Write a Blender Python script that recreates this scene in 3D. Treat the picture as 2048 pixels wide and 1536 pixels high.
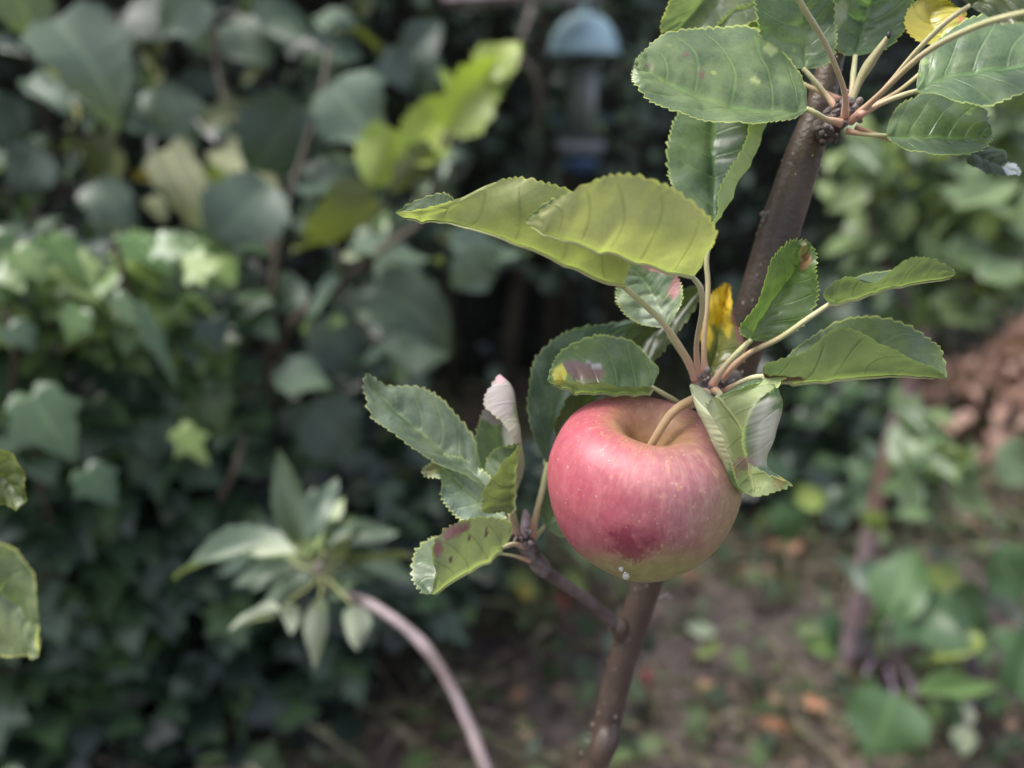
import bpy, math, random
import numpy as np
from mathutils import Vector, Matrix, noise as mnoise

for o in list(bpy.data.objects):
    bpy.data.objects.remove(o)
scene = bpy.context.scene
C = scene.collection
random.seed(7)
rng = np.random.default_rng(7)
R = math.radians

# ------------------------------------------------------------------ camera, sky, sun, exposure
PITCH = R(18.0); CAM_H = 1.0; F = 1547.0            # F: focal length in pixels of a 2048 wide frame
cam_d = bpy.data.cameras.new('camera'); cam = bpy.data.objects.new('camera', cam_d); C.objects.link(cam)
cam.location = (0, 0, CAM_H); cam.rotation_euler = (R(90) - PITCH, 0, 0)
cam_d.sensor_width = 36.0; cam_d.lens = F / 2048 * 36.0
cam_d.clip_start = 0.01; cam_d.clip_end = 300
cam_d.dof.use_dof = True; cam_d.dof.focus_distance = 0.272; cam_d.dof.aperture_fstop = 4.1
scene.camera = cam
SUN = Vector((-0.42, -0.05, 0.90)).normalized()
world = bpy.data.worlds.new('World'); scene.world = world; world.use_nodes = True
wn = world.node_tree.nodes; wl = world.node_tree.links
sky = wn.new('ShaderNodeTexSky'); sky.sky_type = 'NISHITA'; sky.sun_disc = False
sky.sun_elevation = math.asin(SUN.z); sky.sun_rotation = math.atan2(SUN.x, SUN.y)
sky.air_density = 1.0; sky.dust_density = 4.0; sky.ozone_density = 1.0
hs = wn.new('ShaderNodeHueSaturation'); hs.inputs['Saturation'].default_value = 0.62; hs.inputs['Hue'].default_value = 0.525
wl.new(sky.outputs[0], hs.inputs['Color']); wl.new(hs.outputs[0], wn['Background'].inputs['Color'])
wn['Background'].inputs['Strength'].default_value = 0.11
sun_d = bpy.data.lights.new('sun', 'SUN'); sun = bpy.data.objects.new('sun', sun_d); C.objects.link(sun)
sun_d.energy = 1.5; sun_d.angle = R(26); sun_d.color = (1.0, 0.965, 0.95)
sun.rotation_euler = SUN.to_track_quat('Z', 'Y').to_euler()
scene.view_settings.view_transform = 'Standard'; scene.view_settings.look = 'None'
scene.view_settings.gamma = 1.0; scene.view_settings.use_curve_mapping = False
scene.view_settings.exposure = 1.74
scene.render.engine = 'CYCLES'; scene.cycles.use_denoising = True
scene.cycles.max_bounces = 6; scene.cycles.transparent_max_bounces = 4

RT = Vector((1, 0, 0)); UP = Vector((0, math.sin(PITCH), math.cos(PITCH))); FW = Vector((0, math.cos(PITCH), -math.sin(PITCH)))
CAM = Vector((0, 0, CAM_H))
def P(px, py, d):                                    # a point seen at (px, py) of the photograph, d metres into the scene
    return CAM + RT * ((px - 1024) / F * d) + UP * ((768 - py) / F * d) + FW * d
D0 = 0.28
def Q(p):                                            # the same with the depth in centimetres from the fruit's plane
    return P(p[0], p[1], D0 + p[2] * 0.01)

# ------------------------------------------------------------------ object helpers
def tag(o, label=None, cat=None, group=None, kind=None):
    if label: o['label'] = label
    if cat: o['category'] = cat
    if group: o['group'] = group
    if kind: o['kind'] = kind
    return o
def empty(name, loc, label=None, cat=None, group=None):
    o = bpy.data.objects.new(name, None); C.objects.link(o); o.location = loc; o.empty_display_size = 0.02
    return tag(o, label, cat, group)
def link(name, me, mat=None, parent=None):
    o = bpy.data.objects.new(name, me); C.objects.link(o)
    if mat is not None and len(me.materials) == 0: me.materials.append(mat)
    if parent is not None:
        o.parent = parent; o.matrix_parent_inverse = Matrix.Translation(-world_loc(parent))
    return o
def world_loc(o):
    # all roots and parts here are unrotated, so only translations add up
    return Vector(o.location) if o.parent is None else Vector((0, 0, 0))
def place(o, parent):
    o.parent = parent
    o.matrix_parent_inverse = Matrix.Translation(-Vector(parent.location)) if parent.parent is None else Matrix.Identity(4)
def mesh(name, verts, faces, smooth=True):
    me = bpy.data.meshes.new(name); me.from_pydata([tuple(v) for v in verts], [], faces)
    if smooth: me.polygons.foreach_set('use_smooth', [True] * len(me.polygons))
    me.update(); return me
def set_col(me, name, cols):                         # per-vertex colour attribute
    a = me.color_attributes.new(name, 'FLOAT_COLOR', 'POINT')
    a.data.foreach_set('color', np.asarray(cols, dtype=np.float32).ravel())

def crom(pts, u):                                    # Catmull-Rom through pts, u in 0..1
    n = len(pts) - 1; x = min(max(u, 0), 1) * n; i = min(int(x), n - 1); f = x - i
    p1, p2 = pts[i], pts[i + 1]
    p0 = pts[i - 1] if i > 0 else p1 * 2 - p2
    p3 = pts[i + 2] if i + 2 <= n else p2 * 2 - p1
    return 0.5 * ((2 * p1) + (p2 - p0) * f + (2 * p0 - 5 * p1 + 4 * p2 - p3) * f * f + (3 * p1 - p0 - 3 * p2 + p3) * f ** 3)
def tube_mesh(name, pts, radii, n=12, seg=6, bump=0.0, bfreq=80, caps=True):
    pts = [Vector(p) for p in pts]; m = (len(pts) - 1) * seg
    P_ = [crom(pts, i / m) for i in range(m + 1)]
    rv = [Vector((r, 0, 0)) for r in radii]; Rr = [crom(rv, i / m).x for i in range(m + 1)]
    V = []; Fa = []
    t0 = (P_[1] - P_[0]).normalized(); nrm = t0.orthogonal().normalized()
    for i in range(m + 1):
        t = (P_[min(i + 1, m)] - P_[max(i - 1, 0)]).normalized()
        nrm = (nrm - t * nrm.dot(t)).normalized(); b = t.cross(nrm)
        for k in range(n):
            a = 2 * math.pi * k / n
            dv = nrm * math.cos(a) + b * math.sin(a)
            r = Rr[i]
            if bump:
                q = (P_[i] + dv * r) * bfreq
                r *= 1 + bump * mnoise.noise(q) + bump * 0.6 * mnoise.noise(q * 2.7)
            V.append(P_[i] + dv * r)
    for i in range(m):
        for k in range(n):
            k2 = (k + 1) % n
            Fa.append((i * n + k, i * n + k2, (i + 1) * n + k2, (i + 1) * n + k))
    if caps:
        Fa.append(tuple(range(n - 1, -1, -1))); Fa.append(tuple(m * n + k for k in range(n)))
    return mesh(name, V, Fa)

# ------------------------------------------------------------------ material helpers
class NT:
    def __init__(s, name):
        s.mat = bpy.data.materials.new(name); s.mat.use_nodes = True
        s.nt = s.mat.node_tree; s.nt.nodes.clear()
        s.out = s.nt.nodes.new('ShaderNodeOutputMaterial')
    def n(s, t, **kw):
        nd = s.nt.nodes.new(t)
        for k, v in kw.items(): setattr(nd, k, v)
        return nd
    def l(s, a, b): s.nt.links.new(a, b)
    def put(s, sock, v):
        if isinstance(v, bpy.types.NodeSocket): s.l(v, sock)
        elif isinstance(v, (tuple, list)):
            sock.default_value = (*v, 1.0) if (len(v) == 3 and len(sock.default_value) == 4) else v
        else: sock.default_value = v
    def math(s, op, a, b=None, c=None, clamp=False):
        nd = s.n('ShaderNodeMath', operation=op, use_clamp=clamp); s.put(nd.inputs[0], a)
        if b is not None: s.put(nd.inputs[1], b)
        if c is not None: s.put(nd.inputs[2], c)
        return nd.outputs[0]
    def mix(s, f, a, b, blend='MIX'):
        nd = s.n('ShaderNodeMix', data_type='RGBA', blend_type=blend)
        s.put(nd.inputs[0], f); s.put(nd.inputs[6], a); s.put(nd.inputs[7], b); return nd.outputs[2]
    def smooth(s, v, a, b, lo=0.0, hi=1.0):
        nd = s.n('ShaderNodeMapRange', interpolation_type='SMOOTHSTEP'); s.put(nd.inputs[0], v)
        nd.inputs[1].default_value = a; nd.inputs[2].default_value = b; nd.inputs[3].default_value = lo; nd.inputs[4].default_value = hi
        return nd.outputs[0]
    def noise(s, vec, scale, detail=3, rough=0.55, out=0):
        nd = s.n('ShaderNodeTexNoise'); s.put(nd.inputs['Scale'], scale); nd.inputs['Detail'].default_value = detail
        nd.inputs['Roughness'].default_value = rough
        if vec is not None: s.l(vec, nd.inputs['Vector'])
        return nd.outputs[out]
    def coord(s, which='Object'): return s.n('ShaderNodeTexCoord').outputs[which]
    def attr(s, name): return s.n('ShaderNodeAttribute', attribute_name=name)
    def bsdf(s, col, rough=0.5, spec=0.5, normal=None):
        nd = s.n('ShaderNodeBsdfPrincipled'); s.put(nd.inputs['Base Color'], col); s.put(nd.inputs['Roughness'], rough)
        s.put(nd.inputs['Specular IOR Level'], spec)
        if normal is not None: s.l(normal, nd.inputs['Normal'])
        return nd
    def bump(s, h, strength=0.3, dist=0.001):
        nd = s.n('ShaderNodeBump'); s.put(nd.inputs['Height'], h); nd.inputs['Strength'].default_value = strength
        nd.inputs['Distance'].default_value = dist; return nd.outputs[0]

def near_leaf_material(name, c1, c2, u1, u2, rough=0.4, trans=0.4, vein_up=(0.16, 0.24, 0.09), rim=(0.42, 0.46, 0.14), nveins=6.5, bumpy=0.5):
    m = NT(name)
    uv = m.n('ShaderNodeUVMap'); uv.uv_map = 'UVMap'
    sp = m.n('ShaderNodeSeparateXYZ'); m.l(uv.outputs[0], sp.inputs[0])
    t = sp.outputs[0]; sa = m.math('ABSOLUTE', m.math('MULTIPLY_ADD', sp.outputs[1], 2.0, -1.0))
    oc = m.coord('Object')
    wob = m.math('MULTIPLY_ADD', m.noise(oc, 32, 1), 0.14, -0.07)
    arc = m.math('MULTIPLY', m.math('POWER', sa, 1.35), 0.23)
    ph = m.math('MULTIPLY', m.math('ADD', m.math('SUBTRACT', t, arc), wob), nveins)
    fr = m.math('ABSOLUTE', m.math('SUBTRACT', m.math('FRACT', ph), 0.5))       # 0 on a vein
    lat = m.math('MULTIPLY', m.smooth(fr, 0.004, 0.075, 1, 0), m.smooth(sa, 0.80, 0.97, 1, 0))
    lat = m.math('MULTIPLY', lat, m.smooth(t, 0.05, 0.12))
    mid = m.smooth(sa, 0.02, 0.07, 1, 0)
    vein = m.math('MAXIMUM', m.math('MULTIPLY', lat, 0.75), mid)
    vor = m.n('ShaderNodeTexVoronoi', feature='DISTANCE_TO_EDGE'); vor.inputs['Scale'].default_value = 420; m.l(oc, vor.inputs['Vector'])
    net = m.smooth(vor.outputs[0], 0.0, 0.10, 1, 0)
    back = m.n('ShaderNodeNewGeometry').outputs['Backfacing']
    n1 = m.smooth(m.noise(oc, 60, 4, .6), 0.36, 0.64)
    n2 = m.noise(oc, 420, 2)
    upc = m.mix(n1, c1, c2)
    upc = m.mix(m.math('MULTIPLY', vein, 0.38), upc, vein_up)
    upc = m.mix(m.math('MULTIPLY', net, 0.16), upc, vein_up)
    spk = m.n('ShaderNodeTexVoronoi'); spk.inputs['Scale'].default_value = 130; m.l(oc, spk.inputs['Vector'])
    spots = m.math('MULTIPLY', m.smooth(spk.outputs['Distance'], 0.10, 0.22, 1, 0), m.smooth(m.noise(oc, 60, 2), 0.52, 0.66))
    upc = m.mix(m.math('MULTIPLY', spots, 0.55), upc, (0.30, 0.36, 0.12))
    unc = m.mix(n1, u1, u2)
    unc = m.mix(m.math('MULTIPLY', m.math('SUBTRACT', lat, mid, clamp=True), 0.36), unc, (0.135, 0.165, 0.055)); unc = m.mix(m.math('MULTIPLY', mid, 0.45), unc, (0.34, 0.38, 0.15))
    unc = m.mix(m.math('MULTIPLY', net, 0.12), unc, (0.14, 0.17, 0.04))
    col = m.mix(back, upc, unc)
    col = m.mix(m.math('MULTIPLY', n2, 0.22), col, m.mix(1.0, col, (0.55, 0.6, 0.5), 'MULTIPLY'))
    col = m.mix(m.math('MULTIPLY', m.smooth(sa, 0.968, 0.995), 0.7), col, rim)
    col = m.mix(1.0, col, m.attr('tone').outputs['Color'], 'MULTIPLY')
    ti = m.attr('tint'); tf = ti.outputs['Alpha']
    tn = m.math('MULTIPLY', tf, m.smooth(m.math('ADD', m.noise(oc, 260, 3), tf), 0.55, 1.0))
    col = m.mix(tn, col, ti.outputs['Color'])
    h = m.math('ADD', m.math('MULTIPLY', vein, -1.0), m.math('MULTIPLY', net, -0.10))
    h = m.math('ADD', h, m.math('MULTIPLY', n2, 0.22))
    nm = m.bump(h, bumpy, 0.0004)
    rg = m.math('MULTIPLY_ADD', back, 0.30, m.math('MULTIPLY_ADD', m.noise(oc, 40, 2), 0.2, rough - 0.1))
    b = m.bsdf(col, rg, 0.62, nm)
    tr = m.n('ShaderNodeBsdfTranslucent')
    m.l(m.mix(1.0, col, (1.25, 1.42, 0.75), 'MULTIPLY'), tr.inputs['Color']); m.l(nm, tr.inputs['Normal'])
    mx = m.n('ShaderNodeMixShader')
    m.put(mx.inputs[0], m.math('MULTIPLY', m.math('SUBTRACT', 1.0, tn), trans))
    m.l(b.outputs[0], mx.inputs[1]); m.l(tr.outputs[0], mx.inputs[2]); m.l(mx.outputs[0], m.out.inputs[0])
    return m.mat

def far_leaf_material(name, cols, under, rough=0.45, trans=0.3, use_attr=False):
    """foliage further off: colour by leaf (object random, or the 'rnd' attribute of a joined mass)"""
    m = NT(name)
    rnd = m.attr('rnd').outputs['Fac'] if use_attr else m.n('ShaderNodeObjectInfo').outputs['Random']
    rp = m.n('ShaderNodeValToRGB'); m.l(rnd, rp.inputs[0])
    el = rp.color_ramp.elements
    while len(el) < len(cols): el.new(0.5)
    for i, (p, c) in enumerate(cols):
        el[i].position = p; el[i].color = (*c, 1)
    rp.color_ramp.interpolation = 'LINEAR'
    oc = m.coord('Object')
    col = rp.outputs[0]
    if not use_attr:
        uv = m.n('ShaderNodeUVMap'); uv.uv_map = 'UVMap'
        sp = m.n('ShaderNodeSeparateXYZ'); m.l(uv.outputs[0], sp.inputs[0])
        sa = m.math('ABSOLUTE', m.math('MULTIPLY_ADD', sp.outputs[1], 2.0, -1.0))
        vein = m.smooth(sa, 0.03, 0.12, 1, 0)
        col = m.mix(m.math('MULTIPLY', vein, 0.4), col, m.mix(1.0, col, (2.2, 2.0, 1.8), 'MULTIPLY'))
        col = m.mix(1.0, col, m.mix(m.noise(oc, 3.0, 3), (0.75, 0.75, 0.75), (1.25, 1.25, 1.2)), 'MULTIPLY')
    back = m.n('ShaderNodeNewGeometry').outputs['Backfacing']
    col = m.mix(m.math('MULTIPLY', back, 0.75), col, under)
    b = m.bsdf(col, m.math('MULTIPLY_ADD', back, 0.25, rough), 0.5)
    tr = m.n('ShaderNodeBsdfTranslucent'); m.l(m.mix(1.0, col, (1.5, 1.6, 0.55), 'MULTIPLY'), tr.inputs['Color'])
    mx = m.n('ShaderNodeMixShader'); mx.inputs[0].default_value = trans
    m.l(b.outputs[0], mx.inputs[1]); m.l(tr.outputs[0], mx.inputs[2]); m.l(mx.outputs[0], m.out.inputs[0])
    return m.mat

def bark_material(name, c1, c2, c3, scale=60, rough=0.55, bump=0.4):
    m = NT(name); oc = m.coord('Object')
    a = m.smooth(m.noise(oc, scale, 4), 0.3, 0.7); b_ = m.smooth(m.noise(oc, scale * 0.35, 2), 0.4, 0.7)
    fine = m.noise(oc, scale * 8, 3)
    col = m.mix(b_, m.mix(a, c1, c2), c3)
    col = m.mix(m.math('MULTIPLY', fine, 0.35), col, m.mix(1.0, col, (0.5, 0.5, 0.5), 'MULTIPLY'))
    h = m.math('ADD', m.math('MULTIPLY', a, 0.4), fine)
    b = m.bsdf(col, rough, 0.4, m.bump(h, bump, 0.0008)); m.l(b.outputs[0], m.out.inputs[0]); return m.mat

def plain_material(name, c1, c2, scale=60, rough=0.6, bump=0.15, spec=0.4):
    m = NT(name); oc = m.coord('Object'); a = m.noise(oc, scale, 4)
    b = m.bsdf(m.mix(m.smooth(a, 0.3, 0.7), c1, c2), rough, spec, m.bump(m.noise(oc, scale * 6, 3), bump, 0.0005))
    m.l(b.outputs[0], m.out.inputs[0]); return m.mat

def petiole_material():
    m = NT('petiole'); oc = m.coord('Object')
    col = m.mix(m.smooth(m.noise(oc, 45, 2), 0.35, 0.65), (0.33, 0.33, 0.15), (0.38, 0.36, 0.20))
    col = m.mix(m.attr('tint').outputs['Alpha'], col, m.attr('tint').outputs['Color'])
    b = m.bsdf(col, 0.55, 0.35, m.bump(m.noise(oc, 700, 2), 0.35, 0.0004)); b.inputs['Sheen Weight'].default_value = 0.25
    m.l(b.outputs[0], m.out.inputs[0]); return m.mat

M = {}
M['leaf'] = near_leaf_material('apple_leaf', (0.064, 0.094, 0.054), (0.122, 0.158, 0.086), (0.225, 0.255, 0.120), (0.285, 0.315, 0.150), rough=0.33, trans=0.45)
M['petiole'] = petiole_material()
M['bark'] = bark_material('young_bark', (0.054, 0.037, 0.027), (0.094, 0.065, 0.048), (0.042, 0.029, 0.024), 70, 0.40, 0.6)
M['twig'] = bark_material('grey_twig_bark', (0.105, 0.078, 0.070), (0.155, 0.118, 0.110), (0.08, 0.058, 0.05), 160, 0.7, 0.7)
M['spur'] = bark_material('spur_bark', (0.16, 0.13, 0.12), (0.27, 0.23, 0.22), (0.06, 0.045, 0.04), 300, 0.8, 0.9)
M['lenticel'] = plain_material('lenticel', (0.30, 0.25, 0.21), (0.42, 0.36, 0.31), 200)
M['bud'] = bark_material('downy_bud', (0.30, 0.24, 0.25), (0.42, 0.36, 0.38), (0.22, 0.15, 0.15), 300, 0.85, 0.6)

# ------------------------------------------------------------------ ground
def ground_material():
    m = NT('garden_soil'); oc = m.coord('Object')
    a = m.smooth(m.noise(oc, 3.5, 5), 0.35, 0.65); b_ = m.smooth(m.noise(oc, 24, 5, 0.65), 0.35, 0.7)
    col = m.mix(b_, m.mix(a, (0.055, 0.044, 0.046), (0.125, 0.102, 0.094)), (0.170, 0.142, 0.124))
    col = m.mix(m.math('MULTIPLY', m.smooth(m.noise(oc, 9, 3), 0.55, 0.7), 0.5), col, (0.06, 0.075, 0.035))
    b = m.bsdf(col, 0.95, 0.2, m.bump(m.noise(oc, 60, 6, 0.7), 0.8, 0.02)); m.l(b.outputs[0], m.out.inputs[0]); return m.mat
def ground_h(x, y):
    return 0.025 * mnoise.noise(Vector((x * 2.2, y * 2.2, 1.3))) + 0.010 * mnoise.noise(Vector((x * 9, y * 9, 4.1)))
xs = np.concatenate([np.linspace(-60, -4, 12)[:-1], np.linspace(-4, 5, 91), np.linspace(5, 60, 12)[1:]])
ys = np.concatenate([np.linspace(-20, -1, 8)[:-1], np.linspace(-1, 6, 71), np.linspace(6, 90, 14)[1:]])
gv = [(x, y, ground_h(x, y)) for y in ys for x in xs]; nx = len(xs)
gf = [(j * nx + i, j * nx + i + 1, (j + 1) * nx + i + 1, (j + 1) * nx + i) for j in range(len(ys) - 1) for i in range(nx - 1)]
tag(link('ground', mesh('ground', gv, gf), ground_material()), 'brown garden soil with dry grass under the plants', None, None, 'structure')
def ground_at(px, py):                               # where the ray of a pixel meets the ground
    d = (P(px, py, 1.0) - CAM); k = CAM.z / -d.z
    q = CAM + d * k; q.z = ground_h(q.x, q.y); return q

# ------------------------------------------------------------------ leaf of rails (the sharp leaves of the apple tree)
LEAVES = []
def rail_leaf(parent, rails, petiole=None, side_tone=(1, 1, 1), blem=(), teeth=26, tooth=0.0017, camber=0.06, quilt=0.0009,
              dz=0.0, mat='leaf', pr=0.0012, label=None, ptint=None, wave=0.0019, nveins=8):
    """rails: {s: [(px, py, cm), ...]} from base to tip; s = -1 left margin, 0 midrib, 1 right margin (upper side seen, tip up)"""
    NTt, NS = 132, 9
    ks = sorted(rails); seed = random.random() * 100
    RP = {k: [Q((p[0], p[1], p[2] + dz)) for p in rails[k]] for k in ks}
    b0 = RP[0][0]; t0 = RP[0][-1]
    svals = [i / NS for i in range(-NS, NS + 1)]
    V = []; UVS = []; rows = len(svals)
    for i in range(NTt + 1):
        t = i / NTt; pr_ = {k: crom(RP[k], t) for k in ks}
        e = min(1.0, t / 0.03) ** 0.6 * min(1.0, (1 - t) / 0.02) ** 0.6     # close base and tip
        mid = pr_[0]
        tang = (crom(RP[0], min(1, t + .01)) - crom(RP[0], max(0, t - .01)))
        for s in svals:
            sg = -1 if s < 0 else 1; a = abs(s)
            kk = [k for k in ks if k * sg > 0]; kk.sort(key=abs)
            if len(kk) == 1:
                E = pr_[kk[0]]; dv = E - mid; nrm = (dv * sg).cross(tang)
                nrm = nrm.normalized() if nrm.length > 1e-12 else Vector((0, 0, 1))
                p = mid + dv * a + nrm * (camber * dv.length * 4 * a * (1 - a))
                p = mid + (p - mid) * e; out = dv
            else:
                kn = [0.0] + [abs(k) for k in kk]; pts = [mid] + [pr_[k] for k in kk]
                j = 0
                while j < len(kn) - 2 and a > kn[j + 1]: j += 1
                f = (a - kn[j]) / (kn[j + 1] - kn[j])
                p0 = pts[j - 1] if j > 0 else pts[0] * 2 - pts[1]
                p3 = pts[j + 2] if j + 2 < len(pts) else pts[-1] * 2 - pts[-2]
                p1, p2 = pts[j], pts[j + 1]
                p = 0.5 * ((2 * p1) + (p2 - p0) * f + (2 * p0 - 5 * p1 + 4 * p2 - p3) * f * f + (3 * p1 - p0 - 3 * p2 + p3) * f ** 3)
                p = mid + (p - mid) * e; out = pts[-1] - pts[-2]
            if a > 0.999 and out.length > 1e-6:
                ph = (t * teeth + 1.3 * mnoise.noise(Vector((t * 8, s, seed)))) % 1.0
                saw = (ph / 0.72) ** 0.7 if ph < 0.72 else (1 - ph) / 0.28
                win = min(1, t / 0.10) * min(1, (1 - t) / 0.03)
                amp = tooth * (0.85 + 0.5 * mnoise.noise(Vector((t * 30, s * 3, seed + 5))))
                p = p + out.normalized() * amp * saw * win + tang.normalized() * amp * 0.35 * saw * win
            V.append(p); UVS.append((t, (s + 1) / 2))
    Fa = []
    for i in range(NTt):
        for j in range(rows - 1):
            a = i * rows + j
            Fa.append((a, a + 1, a + rows + 1, a + rows))
    me = mesh('leaf', V, Fa)
    nor = np.zeros(len(V) * 3); me.vertices.foreach_get('normal', nor); nor = nor.reshape(-1, 3)
    tint = np.zeros((len(V), 4), np.float32); tone = np.ones((len(V), 4), np.float32); two = isinstance(side_tone[0], tuple)
    for k, v in enumerate(V):
        t, s = UVS[k]; s = 2 * s - 1; a = abs(s)
        fr = ((t - 0.23 * a ** 1.35 + .05 * mnoise.noise(Vector((t * 5, s * 2, seed + 9)))) * nveins * .81 + (.3 if s > 0 else 0)) % 1.0
        h = -quilt * (.6 + .9 * mnoise.noise(v * 70)) * math.exp(-((fr - 0.5) / 0.16) ** 2) * (1 - a ** 4) - quilt * 0.9 * math.exp(-(a / 0.09) ** 2)
        h += wave * a * a * mnoise.noise(Vector((t * 6, s * 2, seed)))
        h += wave * 0.55 * mnoise.noise(v * 110) + wave * 0.08 * mnoise.noise(v * 330)
        win = min(1, t / 0.08) * min(1, (1 - t) / 0.05)
        me.vertices[k].co = v + Vector(nor[k]) * h * win
        if two:
            f2 = min(1, max(0, s * 6 + .5)); tone[k, :3] = [side_tone[0][c] * (1 - f2) + side_tone[1][c] * f2 for c in range(3)]
        else: tone[k, :3] = side_tone
        if blem:
            w = v - CAM; dd = w.dot(FW); x = w.dot(RT) / dd * F + 1024; y = 768 - w.dot(UP) / dd * F
            for (bx, by, rx, ry, an, colr, st) in blem:
                ca, sa_ = math.cos(R(an)), math.sin(R(an)); ux, uy = x - bx, y - by
                q = math.hypot((ux * ca + uy * sa_) / rx, (-ux * sa_ + uy * ca) / ry) + 0.28 * mnoise.noise(v * 260) + 0.2 * mnoise.noise(v * 90)
                f = min(1, max(0, (1.15 - q) / 0.35)) * st
                if f > tint[k, 3]: tint[k, :3] = colr; tint[k, 3] = f
    set_col(me, 'tone', tone); set_col(me, 'tint', tint)
    ul = me.uv_layers.new(name='UVMap')
    li = np.zeros(len(me.loops), np.int32); me.loops.foreach_get('vertex_index', li)
    ul.data.foreach_set('uv', np.asarray(UVS, np.float32)[li].ravel())
    me.update()
    o = link('leaf', me, M[mat], parent)
    if label: o['label'] = label
    if petiole:
        pts = [Q((p[0], p[1], p[2] + dz)) for p in petiole] + [b0 + (t0 - b0) * 0.015]
        n = len(pts); rr = [pr * .86 * (1.6 if i == 0 else 1.0 if i < n - 1 else 0.8) for i in range(n)]
        pm = tube_mesh('petiole', pts, rr, 10, 8, 0.05, 300)
        tc = np.zeros((len(pm.vertices), 4), np.float32)
        pc = ptint or (0.40, 0.17, 0.13)
        for k, vv in enumerate(pm.vertices):
            u = k / len(pm.vertices); tc[k] = (*pc, max(0, 0.85 * (1 - u * 1.7)))
        set_col(pm, 'tint', tc)
        po = link('petiole', pm, M['petiole']); po.parent = o; po.matrix_parent_inverse = Matrix.Identity(4)
        # the midrib standing proud of the underside
        mids = []
        for x in np.linspace(0.0, 0.93, 40):
            idx = int(x * NTt) * rows + NS; mids.append(me.vertices[idx].co - Vector(nor[idx]) * (pr * 0.46))
        mm = tube_mesh('midrib', mids, list(np.linspace(pr * 0.55, pr * 0.14, 40)), 8, 1)
        set_col(mm, 'tint', np.tile(np.array([0.30, 0.33, 0.13, 0.7], np.float32), (len(mm.vertices), 1)))
        mo = link('midrib', mm, M['petiole']); mo.parent = o; mo.matrix_parent_inverse = Matrix.Identity(4)
    LEAVES.append(o)
    return o

# ------------------------------------------------------------------ the apple tree in front
root = Q((1190, 1536, 9)); root.z = 0.0; root.y += 0.18; root.x -= 0.22
tree = empty('apple_tree', root, 'young apple tree with slanting brown trunk carrying the ripe apple', 'apple tree')
TR = [(1170, 1560, 9.0), (1212, 1450, 8.6), (1245, 1320, 8.2), (1290, 1180, 7.4), (1345, 1040, 6.6), (1405, 900, 5.8), (1462, 765, 5.2), (1508, 630, 4.6),
      (1553, 480, 4.0), (1600, 335, 3.5), (1636, 225, 3.2), (1660, 130, 3.0), (1690, 20, 2.6), (1725, -140, 2.0)]
trw = [27, 28, 28.5, 30, 33, 36, 38, 40, 41, 38, 30, 24, 20, 16]
tp = [Q(p) for p in TR]; tr_ = [w / F * (D0 + p[2] * .01) for w, p in zip(trw, TR)]
low = [root + Vector((0, 0, -0.05)), root * 0.72 + tp[0] * 0.28 + Vector((0.01, 0, 0)), root * 0.35 + tp[0] * 0.65]
trunk = link('trunk', tube_mesh('trunk', low + tp, [0.016, 0.012, 0.0105] + tr_, 28, 14, 0.05, 45), M['bark'], tree)
def blob_mesh(name, items, nu=8, nv=6):
    """small ellipsoids (centre, axis, long radius, short radius)"""
    V = []; Fa = []
    for c, ax, rl, rs in items:
        ax = ax.normalized(); e1 = ax.orthogonal().normalized(); e2 = ax.cross(e1); b = len(V)
        for i in range(nv + 1):
            th = math.pi * i / nv
            for k in range(nu):
                a = 2 * math.pi * k / nu
                V.append(c + ax * math.cos(th) * rl + (e1 * math.cos(a) + e2 * math.sin(a)) * math.sin(th) * rs)
        for i in range(nv):
            for k in range(nu):
                Fa.append((b + i * nu + k, b + (i + 1) * nu + k, b + (i + 1) * nu + (k + 1) % nu, b + i * nu + (k + 1) % nu))
    return mesh(name, V, Fa)
it = []
for i in range(230):
    u = random.uniform(0.02, 0.93); c = crom(tp, u); tt = (crom(tp, min(1, u + .01)) - crom(tp, max(0, u - .01))).normalized()
    r = crom([Vector((x, 0, 0)) for x in tr_], u).x
    a = random.uniform(0, 2 * math.pi); e1 = tt.orthogonal().normalized(); e2 = tt.cross(e1)
    dv = e1 * math.cos(a) + e2 * math.sin(a); s = random.uniform(0.00025, 0.0005)
    it.append((c + dv * (r - s * .35), tt, s * random.uniform(1.1, 2.0), s))
lt = link('lenticels', blob_mesh('lenticels', it, 6, 4), M['lenticel']); lt.parent = trunk; lt['kind'] = 'stuff'
def knob(px, py, cm, items, mat='spur', name='node'):
    its = []
    for dx, dy, dc, rl, rs, ang in items:
        its.append((Q((px + dx, py + dy, cm + dc)), RT * math.cos(R(ang)) + UP * math.sin(R(ang)), rl, rs))
    me = blob_mesh(name, its, 10, 8)
    for v in me.vertices:
        v.co += Vector(v.normal) * (0.0009 * mnoise.noise(v.co * 350) + 0.0007 * mnoise.noise(v.co * 900))
    return link(name, me, M[mat], tree)
knob(1530, 432, 3.6, [(0, 0, 0, .0017, .0012, 60), (-4, -4, -.1, .0010, .0008, 100), (-2, 6, 0, .0015, .001, 80)], 'spur', 'dormant_bud')
knob(1332, 1192, 6.6, [(0, 0, 0, .0018, .0012, 20), (8, 3, 0, .0012, .0010, 0), (-10, 6, .0, .0014, .0009, 50)], 'spur', 'dormant_bud')
knob(1240, 1255, 7.3, [(0, 0, 0, .0046, .0038, 100), (-16, 0, -.2, .0016, .0012, 40), (4, 8, .3, .005, .004, 80)], 'bark', 'fork_collar')
knob(1195, 1520, 8.0, [(0, 0, 0, .0045, .003, 10), (10, 10, 0, .003, .003, 60)], 'twig', 'dormant_bud')

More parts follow.
